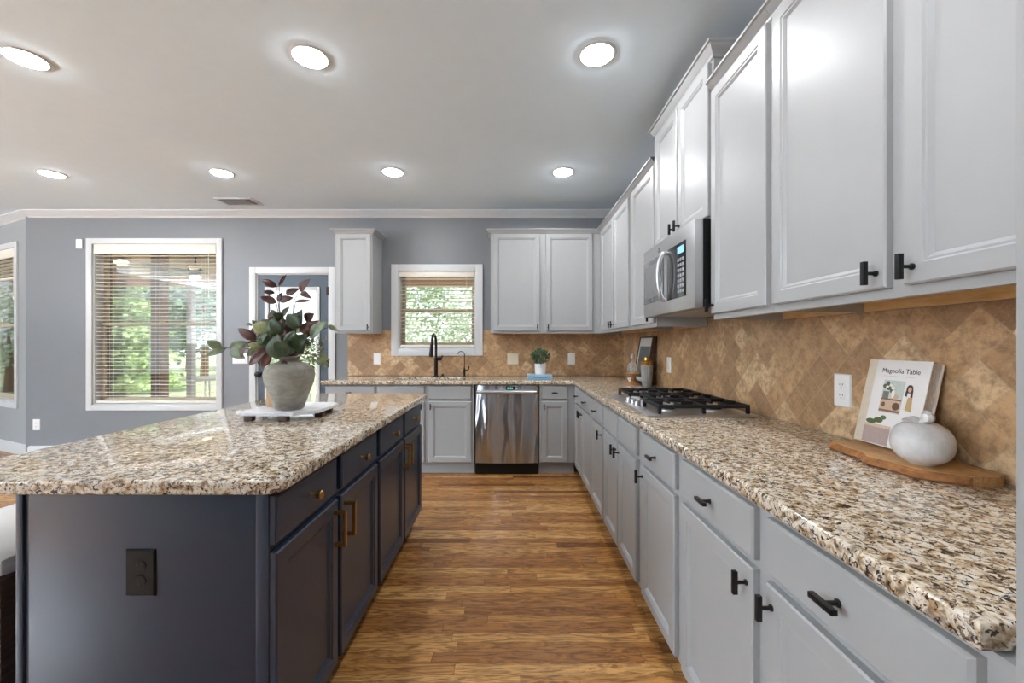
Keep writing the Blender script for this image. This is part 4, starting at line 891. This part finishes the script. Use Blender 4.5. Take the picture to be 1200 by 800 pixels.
for (x0, x1), lb in (((-5.80, -5.64), 'brown porch post outside the left side of the big window'), ((-4.97, -4.83), 'brown porch post outside the middle of the big window')):
    r = thing('porch_post', lb, 'post', ((x0+x1)/2, 5.7, -.079), 'porch posts')
    m = MB(); m.box(WORLD, (x0, x1), (5.63, 5.77), (-.079, 2.618), .008); m.build('shaft', POSTWOOD, r)
    m = MB(); m.box(WORLD, (x0-.02, x1+.02), (5.61, 5.79), (-.0788, .12), .006); m.build('base', POSTWOOD, r)
for x, lb in ((-6.15, 'lit porch ceiling lamp seen through the left of the big window'), (-.48, 'lit porch ceiling lamp seen through the sink window')):
    y = 6.3
    if x < -3: x = (142-600)*y/F
    else: x = (525-600)*y/F
    r = thing('porch_lamp', lb, 'lamp', (x, y, 2.52), 'porch lamps')
    m = MB(); m.lathe((x, y, 2.62), [(.06, -.0005), (.06, -.02), (.03, -.03), (.03, -.05)], 20); m.build('canopy', BRONZE, r)
    m = MB(); m.lathe((x, y, 2.57), [(.03, 0), (.085, -.03), (.09, -.06), (.05, -.09), (.001, -.095)], 20); m.build('shade', PORCHLENS, r)
fx_, fy_ = (229-600)*6.4/F, 6.4
fan = thing('ceiling_fan', 'dark ceiling fan under the porch roof seen through the big window', 'fan', (fx_, fy_, 2.3))
m = MB(); m.tube([(fx_, fy_, 2.619), (fx_, fy_, 2.46)], .014, 8); m.lathe((fx_, fy_, 2.34), [(.03, .13), (.1, .1), (.1, .04), (.06, 0)], 20); m.build('motor', BRONZE, fan)
for i in range(5):
    a = 2*PI*i/5+.3; d = Vector((math.cos(a), math.sin(a), 0)); w = Vector((-d.y, d.x, .12))
    m = MB(); c = Vector((fx_, fy_, 2.40)); m.loft([[c+d*r-w*hw-Vector((0, 0, .004)), c+d*r+w*hw-Vector((0, 0, .004)), c+d*r+w*hw+Vector((0, 0, .004)), c+d*r-w*hw+Vector((0, 0, .004))] for r, hw in ((.1, .03), (.2, .055), (.6, .07), (.64, .05))]); m.build('blade', BRONZE, fan)
m = MB(); m.lathe((fx_, fy_, 2.339), [(.05, 0), (.075, -.03), (.06, -.07), (.001, -.085)], 18); m.build('lamp_shade', PORCHLENS, fan)
# patio table with white frame
tx, ty = (243-600)*7.6/F, 7.6
pt = thing('patio_table', 'white metal patio table standing outside the big window', 'table', (tx, ty, -.079))
m = MB(); m.lathe((tx, ty, -.08), [(.40, .70), (.42, .705), (.42, .725), (.40, .73)], 32); m.build('tabletop', WHTPL, pt)
for i in range(4):
    a = PI/4+i*PI/2; d = Vector((math.cos(a), math.sin(a), 0)); c = Vector((tx, ty, 0)); m = MB(); m.tube([c+d*.2+Vector((0, 0, .618)), c+d*.25+Vector((0, 0, .3)), c+d*.36+Vector((0, 0, -.078))], .014, 8); m.build('leg', WHTPL, pt)
# trees
GL = [leafmat('bright conifer needles', rgb(150, 184, 110), rgb(200, 222, 156)), leafmat('tree leaves', rgb(124, 152, 116), rgb(184, 204, 166)), leafmat('pale shrub leaves', rgb(178, 192, 170), rgb(226, 232, 216)), leafmat('deep green leaves', rgb(92, 118, 98), rgb(140, 164, 142))]
def tree(x, y, h, r, kind, label, shape='round', n=1500, z0=-.2, sz=.16, name='tree', cat='tree', group='garden trees'):
    rl = random.Random(int(x*100+y*10)); root = thing(name, label, cat, (x, y, z0), group)
    m = MB(); tt = h*(.55 if shape != 'cone' else .85); m.tube([(x, y, z0), (x+.05, y, z0+tt*.5), (x, y, z0+tt)], [r*.06+.03, r*.045+.02, .02], 8)
    for i in range(6):
        a = rl.uniform(0, 6.28); q = Vector((x, y, z0+tt*rl.uniform(.4, .95))); m.tube([q, q+Vector((math.cos(a)*r*.5, math.sin(a)*r*.5, r*.3))], [.03, .012], 5)
    m.build('trunk', POSTWOOD, root)
    m = MB()
    for i in range(n):
        if shape == 'cone':
            t = rl.random()**1.4; rr = r*(1-t)*(.75+.25*math.sin(t*40))*rl.uniform(.55, 1); a = rl.uniform(0, 6.28); q = Vector((x+rr*math.cos(a), y+rr*math.sin(a), z0+.15+t*(h-.15)))
        else:
            d = Vector((rl.gauss(0, 1), rl.gauss(0, 1), rl.gauss(0, 1))).normalized(); s = rl.uniform(.5, 1)*(1+.18*math.sin(5*d.x+3*d.z)); cz = z0+h*.58; q = Vector((x+d.x*r*s, y+d.y*r*s, max(z0+.05, cz+d.z*h*.42*s)))
        t = Vector((rl.gauss(0, 1), rl.gauss(0, 1), rl.gauss(-.2, .7))).normalized(); w = t.orthogonal().normalized()*sz*.38; L = sz*rl.uniform(.7, 1.3)
        vs = [m.b.verts.new(q), m.b.verts.new(q+t*L*.5+w), m.b.verts.new(q+t*L), m.b.verts.new(q+t*L*.5-w)]; m.face(vs)
    stuff(m.build('crown', GL[kind], root, smooth=False))
tree(-11.9, 12.4, 4.9, 1.9, 0, 'bright green conifer outside the left of the big window', 'cone', 8000, sz=.17)
tree(-12.4, 16.5, 5.6, 2.1, 3, 'dark green tree outside the middle of the big window', 'round', 2600, sz=.24)
tree(-8.2, 13.2, 2.6, 1.0, 0, 'light green bushy tree outside the right half of the big window', 'round', 2200, sz=.13)
tree(-17.2, 21.8, 7.5, 2.0, 3, 'tall dark tree at the back of the garden, behind the right of the big window', 'round', 4200, sz=.3)
tree(-21.6, 21.8, 7.5, 2.0, 1, 'tall pale tree at the back of the garden, behind the bright conifer', 'round', 4200, sz=.3)
tree(-3.3, 11.2, 3.0, 1.1, 2, 'pale shrub outside the left part of the sink window', 'round', 2600, sz=.09)
tree(-1.0, 11.6, 3.3, 1.2, 2, 'pale shrub outside the right part of the sink window', 'round', 2800, sz=.09)
tree(-2.4, 17, 5.6, 3.0, 1, 'leafy tree behind the pale shrubs outside the sink window', 'round', 3600, sz=.2)
tree(-5.75, 10.8, 1.9, .75, 2, 'low pale shrub outside the glass of the blue door', 'round', 1500, sz=.09)
tree(-15.5, 12.6, 3.4, 1.4, 2, 'pale tree outside the window at the left edge', 'round', 2200, sz=.14)

for o in bpy.data.objects:
    if '_o' in o: del o['_o']
